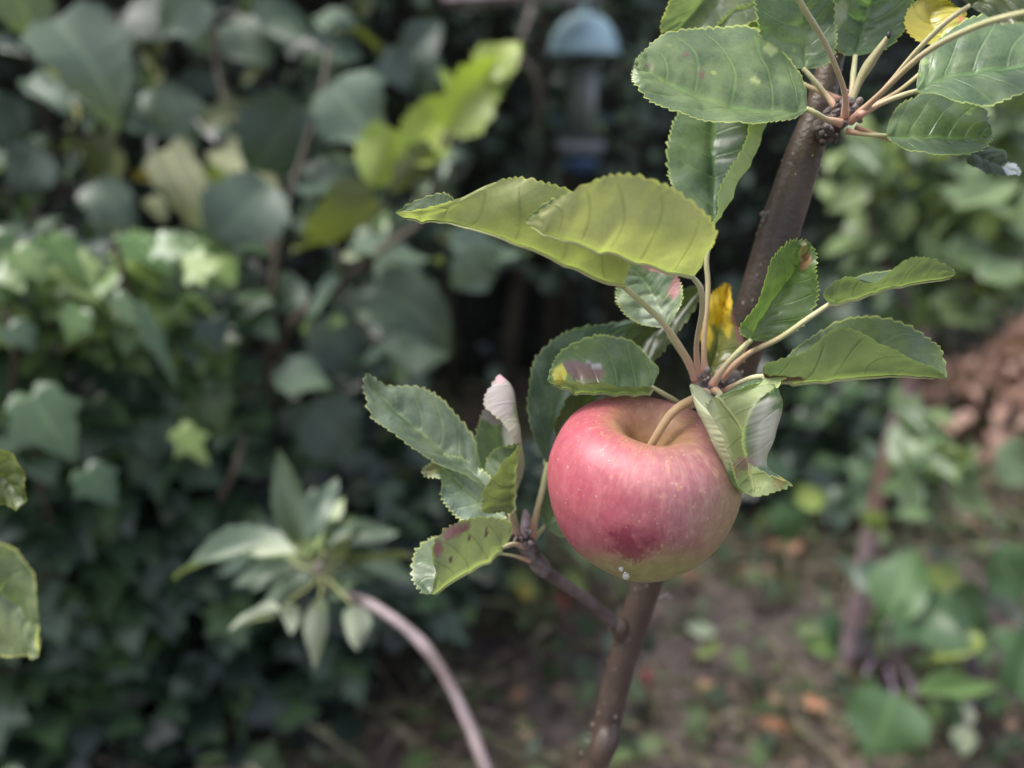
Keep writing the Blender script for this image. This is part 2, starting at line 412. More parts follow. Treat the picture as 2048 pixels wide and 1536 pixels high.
# spurs and twigs
def branch(name, pts, wpx, mat='twig', n=14, bump=0.10, bf=260):
    pp = [Q(p) for p in pts]; rr = [w / 2 / F * (D0 + p[2] * .01) for w, p in zip(wpx, pts)]
    return link(name, tube_mesh(name, pp, rr, n, 10, bump, bf), M[mat], tree)
branch('side_twig', [(1262, 1270, 8.0), (1228, 1243, 7.2), (1170, 1196, 6.0), (1120, 1163, 5.0), (1090, 1142, 4.3)], [26, 24, 23, 24, 28], 'twig', 14, 0.05)
branch('fruit_spur', [(1092, 1144, 4.3), (1080, 1130, 4.1), (1070, 1118, 3.9), (1062, 1104, 3.7), (1050, 1084, 3.4), (1043, 1070, 3.2)], [30, 36, 31, 36, 35, 24], 'spur', 18, 0.13, 420)
branch('fruit_spur', [(1470, 752, 4.9), (1448, 768, 3.6), (1428, 776, 2.6), (1412, 776, 1.9), (1400, 772, 1.6)], [44, 40, 40, 38, 24], 'spur', 18, 0.16, 420)
branch('fruit_spur', [(1646, 262, 3.0), (1658, 250, 2.0), (1676, 238, 1.3), (1692, 226, 0.9), (1700, 212, 0.8)], [50, 50, 44, 38, 22], 'spur', 18, 0.16, 420)
def spur_scales(px, py, cm, n, sx, sy, lean):
    its = []
    for i in range(n):
        c = Q((px + random.gauss(0, sx), py + random.gauss(0, sy), cm + random.uniform(-.25, .35)))
        a = R(lean + random.gauss(0, 40)); its.append((c, RT * math.cos(a) + UP * math.sin(a) + FW * random.uniform(-.6, .3), random.uniform(.0010, .0019), random.uniform(.0006, .0012)))
    me = blob_mesh('bud_scales', its, 8, 6)
    for v in me.vertices: v.co += Vector(v.normal) * (0.0009 * mnoise.noise(v.co * 450) + 0.0006 * mnoise.noise(v.co * 1000))
    o = link('bud_scales', me, M['spur'], tree); o['kind'] = 'stuff'
spur_scales(1422, 776, 1.4, 34, 15, 15, 80)
spur_scales(1690, 220, 0.7, 40, 13, 13, 70)
spur_scales(1662, 262, 1.3, 22, 12, 9, 60)
spur_scales(1040, 1076, 2.8, 20, 14, 9, 100)
knob(1051, 1048, 2.9, [(0, 0, 0, .0062, .0021, 88)], 'bud', 'bud')
# cut fruit stalk with a black end in the top cluster
st = tube_mesh('fruit_stalk', [Q((1700, 212, 1.0)), Q((1716, 168, .9)), Q((1736, 132, 0.7)), Q((1758, 100, 0.4)), Q((1775, 74, 0.2))], [.0013, .0014, .0019, .0014, .0008], 12, 8, 0.06, 300)
set_col(st, 'tint', np.tile(np.array([0.22, 0.20, 0.09, 0.8], np.float32), (len(st.vertices), 1)))
sto = link('fruit_stalk', st, M['petiole'], tree)
tipm = blob_mesh('stalk_tip', [(Q((1777, 70, 0.15)), UP, .0014, .0009)]); tipo = link('stalk_tip', tipm, plain_material('black_tip', (0.01, 0.01, 0.01), (0.02, 0.018, 0.015))); tipo.parent = sto

BROWN = (0.12, 0.055, 0.04); PURP = (0.105, 0.062, 0.066); PINK = (0.42, 0.17, 0.19); PALE = (0.50, 0.42, 0.43); YEL = (0.62, 0.42, 0.02); TAN = (0.30, 0.20, 0.08)
UNDER = (1.0, 1.0, 1.0)
# ---- cluster round the apple's stalk
rail_leaf(tree, {0: [(1250, 572, 0), (1174, 538, -.3), (1070, 494, -.6), (967, 458, -.8), (895, 437, -.6), (845, 434, -.4), (790, 425, -.6)],
                 -1: [(1252, 566, 0), (1258, 470, -1.6), (1180, 402, -1.9), (1090, 368, -1.9), (1010, 359, -1.7), (905, 402, -1.1), (790, 426, -.6)],
                 1: [(1248, 574, .2), (1190, 500, 1.6), (1110, 440, 2.2), (1000, 420, 2.0), (915, 405, 1.2), (872, 388, .5), (790, 424, -.6)]},
          [(1392, 762, 1.4), (1372, 712, 1.0), (1325, 645, .6), (1275, 597, .2)], ((1.30, 1.26, 1.05), (1.3, 1.3, 1.2)), camber=-.05, pr=.00130, nveins=8,
          label='long yellow green leaf seen from beneath with curled tip')
rail_leaf(tree, {0: [(1388, 553, 0), (1300, 524, -.4), (1215, 500, -.8), (1140, 476, -1.1), (1090, 458, -1.1), (1050, 445, -1.0)],
                 -1: [(1396, 550, -.1), (1428, 460, -1.6), (1345, 382, -2.2), (1236, 352, -2.3), (1140, 388, -1.9), (1052, 444, -1.0)],
                 1: [(1384, 552, .2), (1330, 470, 1.8), (1250, 410, 2.2), (1180, 392, 1.8), (1105, 402, .7), (1050, 442, -1.0)]},
          [(1397, 758, 4.0), (1393, 690, 3.2), (1404, 625, 1.6), (1402, 580, .5)], ((1.38, 1.28, 1.22), (1.3, 1.3, 1.2)), camber=-.05, pr=.00112, dz=-2.6, nveins=7,
          label='broad yellow green leaf seen from beneath, in front of the long one')
rail_leaf(tree, {-1: [(1422, 462, 1.2), (1372, 425, 1.8), (1345, 365, 2.0), (1338, 300, 2.2), (1356, 235, 2.4), (1410, 180, 2.5)],
                 0: [(1424, 462, 1.0), (1427, 420, 1.6), (1428, 350, 2.0), (1424, 290, 2.2), (1427, 230, 2.4), (1425, 175, 2.6)],
                 .65: [(1426, 462, .9), (1448, 425, .8), (1480, 360, .9), (1508, 300, 1.0), (1527, 240, 1.2), (1470, 180, 2.4)],
                 1: [(1425, 460, .8), (1434, 425, .3), (1442, 372, .2), (1482, 305, .3), (1494, 246, .5), (1440, 178, 2.2)]},
          [(1410, 752, 1.4), (1408, 690, 1.2), (1416, 580, 1.0), (1413, 520, .9), (1420, 480, .9)], (1.4, 1.5, 1.65), pr=.00112)
rail_leaf(tree, {-1: [(1330, 657, 2.0), (1272, 642, 2.0), (1238, 606, 2.0), (1240, 560, 2.2), (1250, 525, 2.4)],
                 0: [(1332, 657, 2.0), (1316, 610, 2.4), (1296, 572, 2.6), (1274, 545, 2.6), (1252, 522, 2.5)],
                 1: [(1334, 656, 2.0), (1362, 600, 1.8), (1350, 552, 1.9), (1318, 524, 2.2), (1256, 518, 2.5)]},
          [(1396, 768, 2.2), (1372, 722, 2.3), (1345, 680, 2.1)], (2.6, 2.4, 2.9), pr=.0011,
          blem=[(1330, 534, 60, 16, 15, PINK, .9), (1350, 575, 12, 26, 20, PINK, .8), (1310, 620, 30, 34, 0, (0.32, 0.36, 0.28), .6)], label='small silvery leaf with pink scorched edge')
rail_leaf(tree, {-1: [(1416, 566, 4.0), (1370, 640, 3.4), (1328, 695, 3.1), (1290, 742, 3.0), (1258, 788, 3.2), (1225, 830, 3.4), (1170, 876, 3.6), (1120, 888, 3.7)],
                 0: [(1415, 567, 4.0), (1352, 622, 3.8), (1300, 668, 3.6), (1256, 718, 3.5), (1215, 768, 3.6), (1172, 818, 3.7), (1140, 856, 3.7), (1120, 888, 3.7)],
                 1: [(1414, 566, 4.0), (1330, 592, 3.5), (1280, 640, 3.3), (1244, 676, 3.2), (1195, 724, 3.2), (1140, 795, 3.3), (1114, 850, 3.5), (1119, 887, 3.7)]},
          None, (.55, .58, .42), label='olive leaf behind the apple seen from beneath')
rail_leaf(tree, {-1: [(1308, 774, .4), (1280, 771, -.2), (1230, 769, -.3), (1180, 768, -.3), (1130, 763, -.2), (1092, 760, .1)],
                 0: [(1307, 774, .5), (1280, 780, .5), (1230, 782, .6), (1180, 781, .6), (1135, 772, .5), (1094, 760, .2)],
                 1: [(1308, 772, .6), (1313, 732, 1.6), (1262, 684, 2.4), (1196, 676, 2.5), (1124, 706, 1.9), (1095, 759, .3)]},
          [(1405, 800, 2.2), (1375, 814, 1.6), (1340, 795, .8)], ((.55, .62, .72), (1.35, 1.50, 1.25)), pr=.0011, camber=.03,
          blem=[(1168, 744, 44, 21, 12, PURP, 1.0), (1172, 752, 28, 9, 12, (0.12, 0.036, 0.028), 1.0), (1120, 748, 16, 22, 0, (.42, .36, .05), .7), (1190, 728, 20, 6, 20, (.30, .27, .32), .8)],  # last, pale streak is silver gloss painted over the brown blister
          label='leaf with a brown blistered patch beside the apple')
rail_leaf(tree, {-1: [(1415, 750, 2.6), (1404, 690, 2.8), (1404, 640, 3.0), (1424, 592, 3.1), (1456, 566, 3.2)],
                 0: [(1420, 752, 2.6), (1434, 700, 3.2), (1442, 650, 3.4), (1450, 605, 3.4), (1457, 566, 3.2)],
                 1: [(1425, 752, 2.6), (1474, 722, 2.5), (1487, 690, 2.4), (1465, 630, 2.8), (1459, 567, 3.2)]},
          [(1408, 772, 2.4), (1416, 760, 2.5)], (1.6, 1.25, .6), pr=.0010,
          blem=[(1432, 605, 34, 48, 10, YEL, 1.0), (1414, 660, 14, 40, 0, (.52, .38, .03), .9), (1450, 640, 10, 40, -12, (.45, .33, .03), .7), (1478, 664, 9, 52, -18, BROWN, 1.0), (1460, 728, 22, 8, -20, (.40, .25, .16), .8)], label='yellow dying leaf with brown edge before the trunk')
rail_leaf(tree, {-1: [(1500, 682, 0.2), (1482, 660, 0), (1515, 600, -.2), (1548, 522, -.3), (1580, 486, -.2), (1622, 486, .1)],
                 0: [(1501, 682, .2), (1520, 650, .6), (1548, 604, .8), (1580, 556, .8), (1602, 520, .5), (1622, 488, .1)],
                 1: [(1503, 682, .2), (1556, 672, .6), (1606, 645, .5), (1632, 590, .2), (1628, 540, 0), (1624, 490, .1)]},
          [(1424, 772, 1.2), (1446, 738, .8), (1476, 705, .4)], (1.25, 1.42, .85), pr=.0013,
          blem=[(1612, 522, 18, 9, 110, (.22, .13, .06), 1.0), (1606, 505, 22, 8, 95, (.36, .30, .12), .7)], label='green leaf with browned notch near its tip')
rail_leaf(tree, {1: [(1656, 606, -.6), (1650, 584, -1.1), (1698, 554, -1.5), (1755, 562, -1.7), (1815, 520, -1.8), (1862, 520, -1.6), (1912, 545, -1.2)],
                 0: [(1657, 608, -.6), (1690, 594, -.6), (1732, 584, -.7), (1790, 568, -.8), (1840, 559, -.9), (1880, 555, -1.0), (1912, 546, -1.2)],
                 -1: [(1658, 606, -.5), (1680, 576, .3), (1720, 552, .7), (1772, 541, .8), (1828, 530, .5), (1870, 530, 0), (1912, 544, -1.2)]},
          [(1432, 770, 1.6), (1490, 712, .8), (1560, 676, .2), (1615, 638, -.3)], ((1.35, 1.40, 1.35), (.54, .61, .66)), camber=-.05, pr=.0012, label='narrow folded leaf pointing right on a long stalk')
rail_leaf(tree, {1: [(1524, 750, -.4), (1535, 726, -1.2), (1600, 714, -1.8), (1676, 664, -2.2), (1760, 688, -2.2), (1840, 722, -1.7), (1894, 757, -.8)],
                 0: [(1524, 752, -.4), (1570, 758, -.3), (1640, 757, -.3), (1712, 750, -.4), (1780, 744, -.5), (1840, 748, -.6), (1894, 757, -.8)],
                 -1: [(1526, 750, -.3), (1560, 728, .5), (1618, 678, 1.0), (1700, 640, 1.3), (1785, 640, 1.2), (1868, 686, .5), (1895, 756, -.8)]},
          [(1436, 790, 1.6), (1468, 772, 1.0), (1502, 757, -.1)], ((1.35, 1.40, 1.35), (.50, .57, .66)), camber=-.05, pr=.0013,
          blem=[(1560, 753, 46, 5, 4, (.10, .045, .03), .9)], label='wide folded leaf pointing right, both sides showing')
rail_leaf(tree, {-1: [(1430, 794, 0), (1408, 806, -1.6), (1430, 852, -1.9), (1450, 905, -1.8), (1470, 950, -1.4), (1486, 980, -.9), (1506, 994, -.4)],
                 -.7: [(1430, 794, 0), (1378, 768, -1.2), (1410, 850, -1.4), (1436, 906, -1.3), (1459, 950, -1.0), (1478, 982, -.7), (1506, 994, -.4)],
                 0: [(1431, 795, .2), (1448, 815, .2), (1478, 855, .3), (1492, 905, .2), (1500, 945, .1), (1506, 975, -.1), (1506, 994, -.4)],
                 .7: [(1432, 794, .2), (1512, 764, .5), (1564, 792, -.4), (1552, 862, -.8), (1534, 922, -.7), (1545, 958, -.5), (1508, 994, -.4)],
                 1: [(1432, 794, .2), (1562, 754, .4), (1506, 812, -1.6), (1488, 880, -1.9), (1502, 926, -1.5), (1577, 966, -.7), (1508, 994, -.4)]},
          [(1428, 780, 2.2), (1440, 790, 1.6)], (1.5, 1.6, 1.65), dz=-1.0, pr=.0014, teeth=30, quilt=.0003, wave=.0012,
          blem=[(1486, 928, 18, 14, 0, (.22, .13, .13), .9), (1560, 962, 14, 18, 30, (.42, .34, .12), .8), (1420, 845, 26, 90, -22, (.44, .45, .27), .8), (1530, 865, 36, 74, 8, (.46, .45, .36), .85)], label='pale curled leaf with rolled edges lapping the apple')
# ---- cluster on the side twig
rail_leaf(tree, {-1: [(990, 990, 2.6), (930, 950, 2.4), (868, 920, 2.2), (826, 900, 2.1), (790, 866, 2.2), (748, 836, 2.6), (734, 785, 2.9), (731, 746, 3.0)],
                 0: [(990, 990, 2.8), (945, 945, 3.0), (905, 915, 3.1), (868, 884, 3.1), (824, 847, 3.1), (785, 812, 3.1), (755, 780, 3.1), (731, 746, 3.0)],
                 1: [(990, 988, 3.0), (978, 950, 3.2), (950, 890, 3.5), (920, 845, 3.6), (880, 798, 3.6), (830, 776, 3.5), (772, 774, 3.3), (732, 746, 3.0)]},
          [(1036, 1072, 3.2), (1026, 1045, 3.0), (1008, 1012, 2.8)], (1.5, 1.45, 1.75), pr=.0012, teeth=24, label='long wavy grey green leaf, tip up to the left')
rail_leaf(tree, {-1: [(1012, 1040, 2.4), (965, 1052, 2.2), (915, 1030, 2.2), (886, 992, 2.3), (878, 955, 2.2), (842, 944, 1.9)],
                 0: [(1012, 1036, 2.5), (968, 1006, 2.8), (928, 972, 2.9), (898, 944, 2.8), (872, 934, 2.5), (842, 943, 1.9)],
                 1: [(1012, 1032, 2.6), (990, 970, 2.9), (948, 934, 3.1), (910, 918, 2.9), (872, 920, 2.4), (843, 942, 1.9)]},
          [(1034, 1076, 3.0), (1024, 1056, 2.7)], (2.7, 2.5, 3.4), pr=.0010, blem=[(860, 935, 24, 16, 0, (.26, .26, .12), .8)], label='leaf with painted silvery sky sheen under the long wavy leaf')  # bluish white tone paints the sky's reflection on this leaf
rail_leaf(tree, {1: [(1018, 1028, 2.0), (966, 1022, 1.3), (976, 978, 1.1), (1006, 930, 1.4), (1039, 887, 2.0)],
                 0: [(1020, 1029, 2.2), (1023, 992, 2.4), (1025, 956, 2.5), (1028, 918, 2.4), (1039, 887, 2.0)],
                 -1: [(1016, 1026, 2.4), (984, 985, 3.0), (970, 938, 3.2), (990, 904, 2.9), (1038, 886, 2.0)]},
          [(1036, 1072, 2.9), (1024, 1050, 2.5)], ((1.2, 1.2, 1.2), (.60, .65, .62)), pr=.0011, camber=-.04, label='small folded olive leaf standing upright on the side twig')
rail_leaf(tree, {-1: [(1022, 1012, 3.4), (976, 962, 3.2), (954, 892, 3.1), (964, 836, 3.2), (980, 800, 3.2), (999, 748, 3.2)],
                 0: [(1024, 1014, 3.4), (1016, 955, 3.9), (1004, 895, 4.0), (1000, 845, 3.9), (1000, 798, 3.6), (999, 748, 3.2)],
                 .6: [(1026, 1012, 3.4), (1046, 940, 3.3), (1042, 880, 3.1), (1034, 822, 3.1), (1024, 772, 3.1), (1000, 748, 3.2)],
                 1: [(1026, 1012, 3.3), (1034, 962, 2.8), (1036, 896, 2.6), (1008, 846, 2.5), (970, 806, 2.6), (999, 748, 3.2)]},
          [(1040, 1074, 3.2), (1032, 1044, 3.3)], (1.1, 1.15, 1.25), pr=.0011, quilt=.0002, wave=.0008, blem=[(1000, 800, 42, 52, 0, (.40, .34, .35), .85), (1000, 755, 12, 14, 0, (.55, .33, .36), 1), (1025, 870, 22, 50, -10, (.42, .40, .34), .8), (1036, 935, 14, 42, 0, (.34, .36, .28), .8)], label='twisted leaf with pinkish white underside')
rail_leaf(tree, {-1: [(1005, 1092, 1.8), (1022, 1050, 1.0), (962, 1037, .6), (905, 1052, .4), (866, 1098, .5), (872, 1150, .9), (864, 1187, 1.4)],
                 0: [(1004, 1094, 1.9), (985, 1107, 1.8), (950, 1130, 1.7), (915, 1150, 1.6), (890, 1166, 1.5), (874, 1178, 1.5), (860, 1188, 1.4)],
                 1: [(1002, 1092, 2.0), (965, 1082, 2.6), (920, 1076, 2.8), (872, 1076, 2.7), (834, 1106, 2.3), (829, 1160, 1.8), (854, 1190, 1.4)]},
          [(1050, 1092, 3.0), (1030, 1088, 2.5), (1012, 1092, 2.0)], ((.88, .90, 1.05), (1.5, 1.5, 1.6)), pr=.0011, camber=-.05,
          blem=[(912, 1060, 34, 13, -28, (.20, .085, .085), 1.0), (877, 1098, 10, 18, 0, (.22, .10, .09), .9), (973, 1066, 4, 7, 0, BROWN, 1), (901, 1120, 4, 6, 0, BROWN, .9), (968, 1043, 7, 5, 0, BROWN, .9), (938, 1075, 5, 5, 0, BROWN, .8)], label='folded pale leaf with purple brown scorched edge')
rail_leaf(tree, {-1: [(1092, 930, 4.6), (1066, 860, 4.4), (1060, 780, 4.5), (1078, 712, 4.8), (1140, 664, 5.1), (1215, 650, 5.3), (1292, 637, 5.5)],
                 0: [(1093, 930, 4.7), (1102, 860, 5.0), (1116, 800, 5.2), (1146, 745, 5.4), (1190, 700, 5.5), (1240, 664, 5.5), (1292, 638, 5.5)],
                 1: [(1096, 930, 4.8), (1150, 880, 5.2), (1190, 810, 5.5), (1220, 750, 5.7), (1250, 705, 5.7), (1274, 670, 5.6), (1292, 640, 5.5)]},
          [(1062, 1076, 3.4), (1072, 1030, 3.8), (1086, 975, 4.4)], (1.0, 1.08, 1.6), pr=.0016, label='large green leaf with painted blue sky sheen behind the apple')  # raised blue tone paints the sky's reflection into the leaf colour
rail_leaf(tree, {-1: [(1086, 1052, 4.2), (1078, 1010, 4.4), (1100, 960, 4.8), (1160, 930, 5.0)], 0: [(1088, 1054, 4.2), (1110, 1030, 4.6), (1140, 990, 4.9), (1165, 930, 5.0)],
                 1: [(1090, 1056, 4.2), (1130, 1070, 4.4), (1170, 1020, 4.7), (1166, 932, 5.0)]},
          [(1058, 1094, 3.5), (1070, 1076, 3.8)], (1.5, 1.6, 1.7), pr=.0012)
rail_leaf(tree, {-1: [(1000, 1104, 3.0), (985, 1098, 2.9), (965, 1106, 2.8)], 0: [(1000, 1107, 3.0), (985, 1108, 3.0), (965, 1108, 2.8)], 1: [(1000, 1110, 3.0), (984, 1118, 2.9), (965, 1109, 2.8)]},
          [(1060, 1122, 3.5), (1030, 1112, 3.2)], (1.6, 1.7, 1.0), pr=.0008, teeth=8, tooth=.0004)
# ---- cluster at the top right
rail_leaf(tree, {-1: [(1618, 220, .4), (1568, 240, -.3), (1491, 247, -.7), (1390, 236, -.9), (1310, 204, -.8), (1272, 160, -.5), (1268, 130, -.2)],
                 0: [(1618, 218, .4), (1568, 222, .2), (1491, 218, .1), (1412, 198, 0), (1340, 165, -.1), (1295, 142, -.2), (1268, 128, -.2)],
                 1: [(1616, 214, .5), (1602, 150, 1.2), (1555, 92, 1.8), (1470, 54, 2.0), (1380, 60, 1.6), (1306, 88, .7), (1268, 126, -.2)]},
          [(1682, 246, .8), (1652, 238, .6), (1630, 226, .4)], (1.55, 1.6, 1.35), pr=.0012, dz=-.6, teeth=30,
          blem=[(1372, 108, 12, 7, 60, BROWN, .8), (1402, 152, 8, 10, 0, BROWN, .9), (1300, 130, 14, 8, 30, BROWN, .5), (1540, 100, 20, 14, 0, (.34, .38, .16), .5), (1510, 160, 10, 14, 0, (.36, .40, .14), .6)], label='broad dark leaf pointing left in the top cluster')
rail_leaf(tree, {-1: [(1606, 140, 1.2), (1562, 118, 1.2), (1528, 76, 1.0), (1514, 10, .6), (1520, -60, .2), (1560, -110, 0)],
                 0: [(1607, 140, 1.2), (1612, 100, 1.5), (1610, 50, 1.4), (1600, -5, 1.0), (1585, -60, .5), (1562, -110, 0)],
                 1: [(1608, 140, 1.2), (1660, 120, 1.3), (1668, 60, 1.3), (1662, 0, 1.0), (1630, -60, .5), (1565, -110, 0)]},
          [(1672, 215, 1.2), (1652, 190, 1.3), (1625, 158, 1.2)], (1.4, 1.5, 1.4), pr=.0011)
rail_leaf(tree, {-1: [(1709, 114, 1.6), (1672, 96, 1.6), (1650, 50, 1.4), (1652, -10, 1.0), (1690, -70, .6), (1760, -110, .3)],
                 0: [(1710, 114, 1.6), (1722, 78, 1.9), (1734, 40, 1.9), (1746, -10, 1.6), (1756, -60, 1.0), (1762, -110, .3)],
                 1: [(1711, 113, 1.6), (1768, 96, 1.7), (1812, 50, 1.6), (1822, -10, 1.3), (1800, -70, .8), (1765, -110, .3)]},
          [(1700, 215, 1.0), (1704, 180, 1.3), (1707, 145, 1.5)], (1.2, 1.35, 1.2), pr=.0012, blem=[(1678, 30, 18, 34, 10, (.30, .33, .22), .6)])
rail_leaf(tree, {-1: [(1566, -60, -3.6), (1530, -110, -4.2), (1480, -160, -4.6), (1440, -240, -4.6)], 0: [(1567, -60, -3.6), (1560, -120, -4.0), (1530, -190, -4.4), (1440, -242, -4.6)],
                 1: [(1568, -60, -3.6), (1610, -130, -4.2), (1560, -220, -4.6), (1442, -244, -4.6)]},
          [(1690, 236, .2), (1688, 180, -.6), (1652, 90, -1.8), (1606, 14, -3.0)], (1, 1, 1), pr=.0011)
rail_leaf(tree, {1: [(2075, 20, -6.2), (2110, 60, -7.0), (2180, 70, -7.4), (2260, 30, -7.6)], 0: [(2075, 18, -6.2), (2130, 10, -6.4), (2200, 10, -6.8), (2262, 28, -7.6)],
                 -1: [(2075, 16, -6.2), (2110, -70, -6.2), (2180, -80, -6.6), (2260, 24, -7.6)]},
          [(1700, 244, .2), (1760, 188, -1.2), (1850, 106, -3.0), (1960, 50, -4.8)], (1, 1, 1), pr=.00115)
rail_leaf(tree, {-1: [(1936, 12, -3.2), (1900, -40, -3.4), (1960, -110, -3.6), (2090, -110, -4.0)], 0: [(1938, 12, -3.2), (1980, -20, -3.0), (2030, -60, -3.2), (2092, -108, -4.0)],
                 1: [(1940, 13, -3.2), (2010, 46, -3.6), (2080, 20, -3.8), (2094, -106, -4.0)]},
          [(1716, 228, .4), (1762, 186, -.4), (1830, 106, -1.6), (1890, 46, -2.6)], (.55, .55, .40), pr=.00105)
rail_leaf(tree, {-1: [(1906, 90, .9), (1850, 86, 1.0), (1812, 50, 1.2), (1830, 8, 1.4), (1880, -4, 1.5), (1918, 16, 1.6)], 0: [(1905, 90, .9), (1880, 68, 1.4), (1862, 44, 1.6), (1866, 22, 1.7), (1890, 10, 1.7), (1919, 16, 1.6)],
                 1: [(1907, 90, .9), (1926, 62, 1.0), (1928, 46, 1.2), (1926, 34, 1.4), (1924, 24, 1.5), (1920, 16, 1.6)]},
          [(1730, 222, .8), (1800, 180, .8), (1870, 120, .9)], (1.8, 1.3, .5), pr=.0009, wave=.0006, quilt=.0004, blem=[(1862, 44, 70, 50, 0, (.37, .32, .035), .8), (1924, 38, 6, 10, 0, (.35, .08, .05), 1)], label='small yellow leaf in the top right cluster')
rail_leaf(tree, {-1: [(1830, 180, -.2), (1850, 108, .6), (1920, 52, 1.0), (2010, 24, 1.0), (2120, 40, .4), (2210, 90, -.6)],
                 0: [(1830, 182, -.3), (1880, 158, -.2), (1950, 142, -.3), (2040, 130, -.5), (2130, 112, -.7), (2212, 92, -.8)],
                 1: [(1832, 184, -.4), (1890, 196, -1.2), (1960, 206, -1.6), (2050, 186, -1.8), (2140, 150, -1.5), (2212, 94, -.9)]},
          [(1716, 232, .4), (1760, 208, .2), (1800, 192, 0)], (1.3, 1.45, 1.35), dz=-.8, pr=.0011)
rail_leaf(tree, {-1: [(1770, 270, .4), (1796, 214, 1.2), (1852, 186, 1.6), (1920, 188, 1.5), (1968, 220, 1.0), (1984, 260, .4)],
                 0: [(1770, 271, .4), (1812, 272, .6), (1860, 274, .6), (1910, 274, .5), (1950, 270, .4), (1984, 264, .3)],
                 1: [(1771, 272, .4), (1806, 296, -.3), (1862, 310, -.6), (1920, 308, -.6), (1966, 294, -.2), (1984, 268, .3)]},
          [(1692, 262, .9), (1724, 268, .7), (1750, 270, .5)], (1.25, 1.35, 1.25), pr=.0009, teeth=20)
rail_leaf(tree, {1: [(1925, 300, 1.6), (1945, 330, 1.4), (1990, 346, 1.4), (2040, 350, 1.8)], 0: [(1925, 298, 1.6), (1960, 312, 1.9), (2000, 326, 2.0), (2042, 348, 1.8)],
                 -1: [(1925, 296, 1.7), (1970, 290, 2.2), (2010, 312, 2.3), (2042, 346, 1.8)]},
          [(1712, 256, 1.4), (1790, 282, 1.8), (1860, 296, 1.8)], (.6, .68, .5), pr=.0009, blem=[(2028, 340, 22, 18, 0, (.42, .46, .48), .9)], label='drooping leaf with whitish tip at the right edge')
rail_leaf(tree, {1: [(1440, -90, 2.5), (1400, -60, 2.0), (1350, -10, 2.0), (1326, 50, 2.3), (1334, 82, 2.6)], 0: [(1442, -90, 2.6), (1440, -50, 3.0), (1410, 0, 3.2), (1366, 50, 3.1), (1334, 84, 2.6)],
                 -1: [(1445, -90, 2.7), (1530, -60, 2.6), (1530, 20, 2.6), (1440, 66, 2.6), (1336, 86, 2.6)]},
          [(1690, 60, 3.0), (1600, -60, 2.8), (1500, -95, 2.6)], (1.8, 1.65, 1.6), pr=.0012)  # tone raised for the pale underside and its painted white sheen
rail_leaf(tree, {1: [(1560, 150, 2.6), (1500, 110, 2.4), (1440, 90, 2.4), (1400, 84, 2.6)], 0: [(1560, 140, 2.8), (1520, 80, 3.0), (1470, 60, 3.0), (1400, 82, 2.6)],
                 -1: [(1560, 130, 2.9), (1560, 20, 2.8), (1480, 16, 2.7), (1402, 80, 2.6)]}, [(1680, 200, 1.8), (1610, 170, 2.4)], (1.0, 1.1, 1.2), pr=.0010)

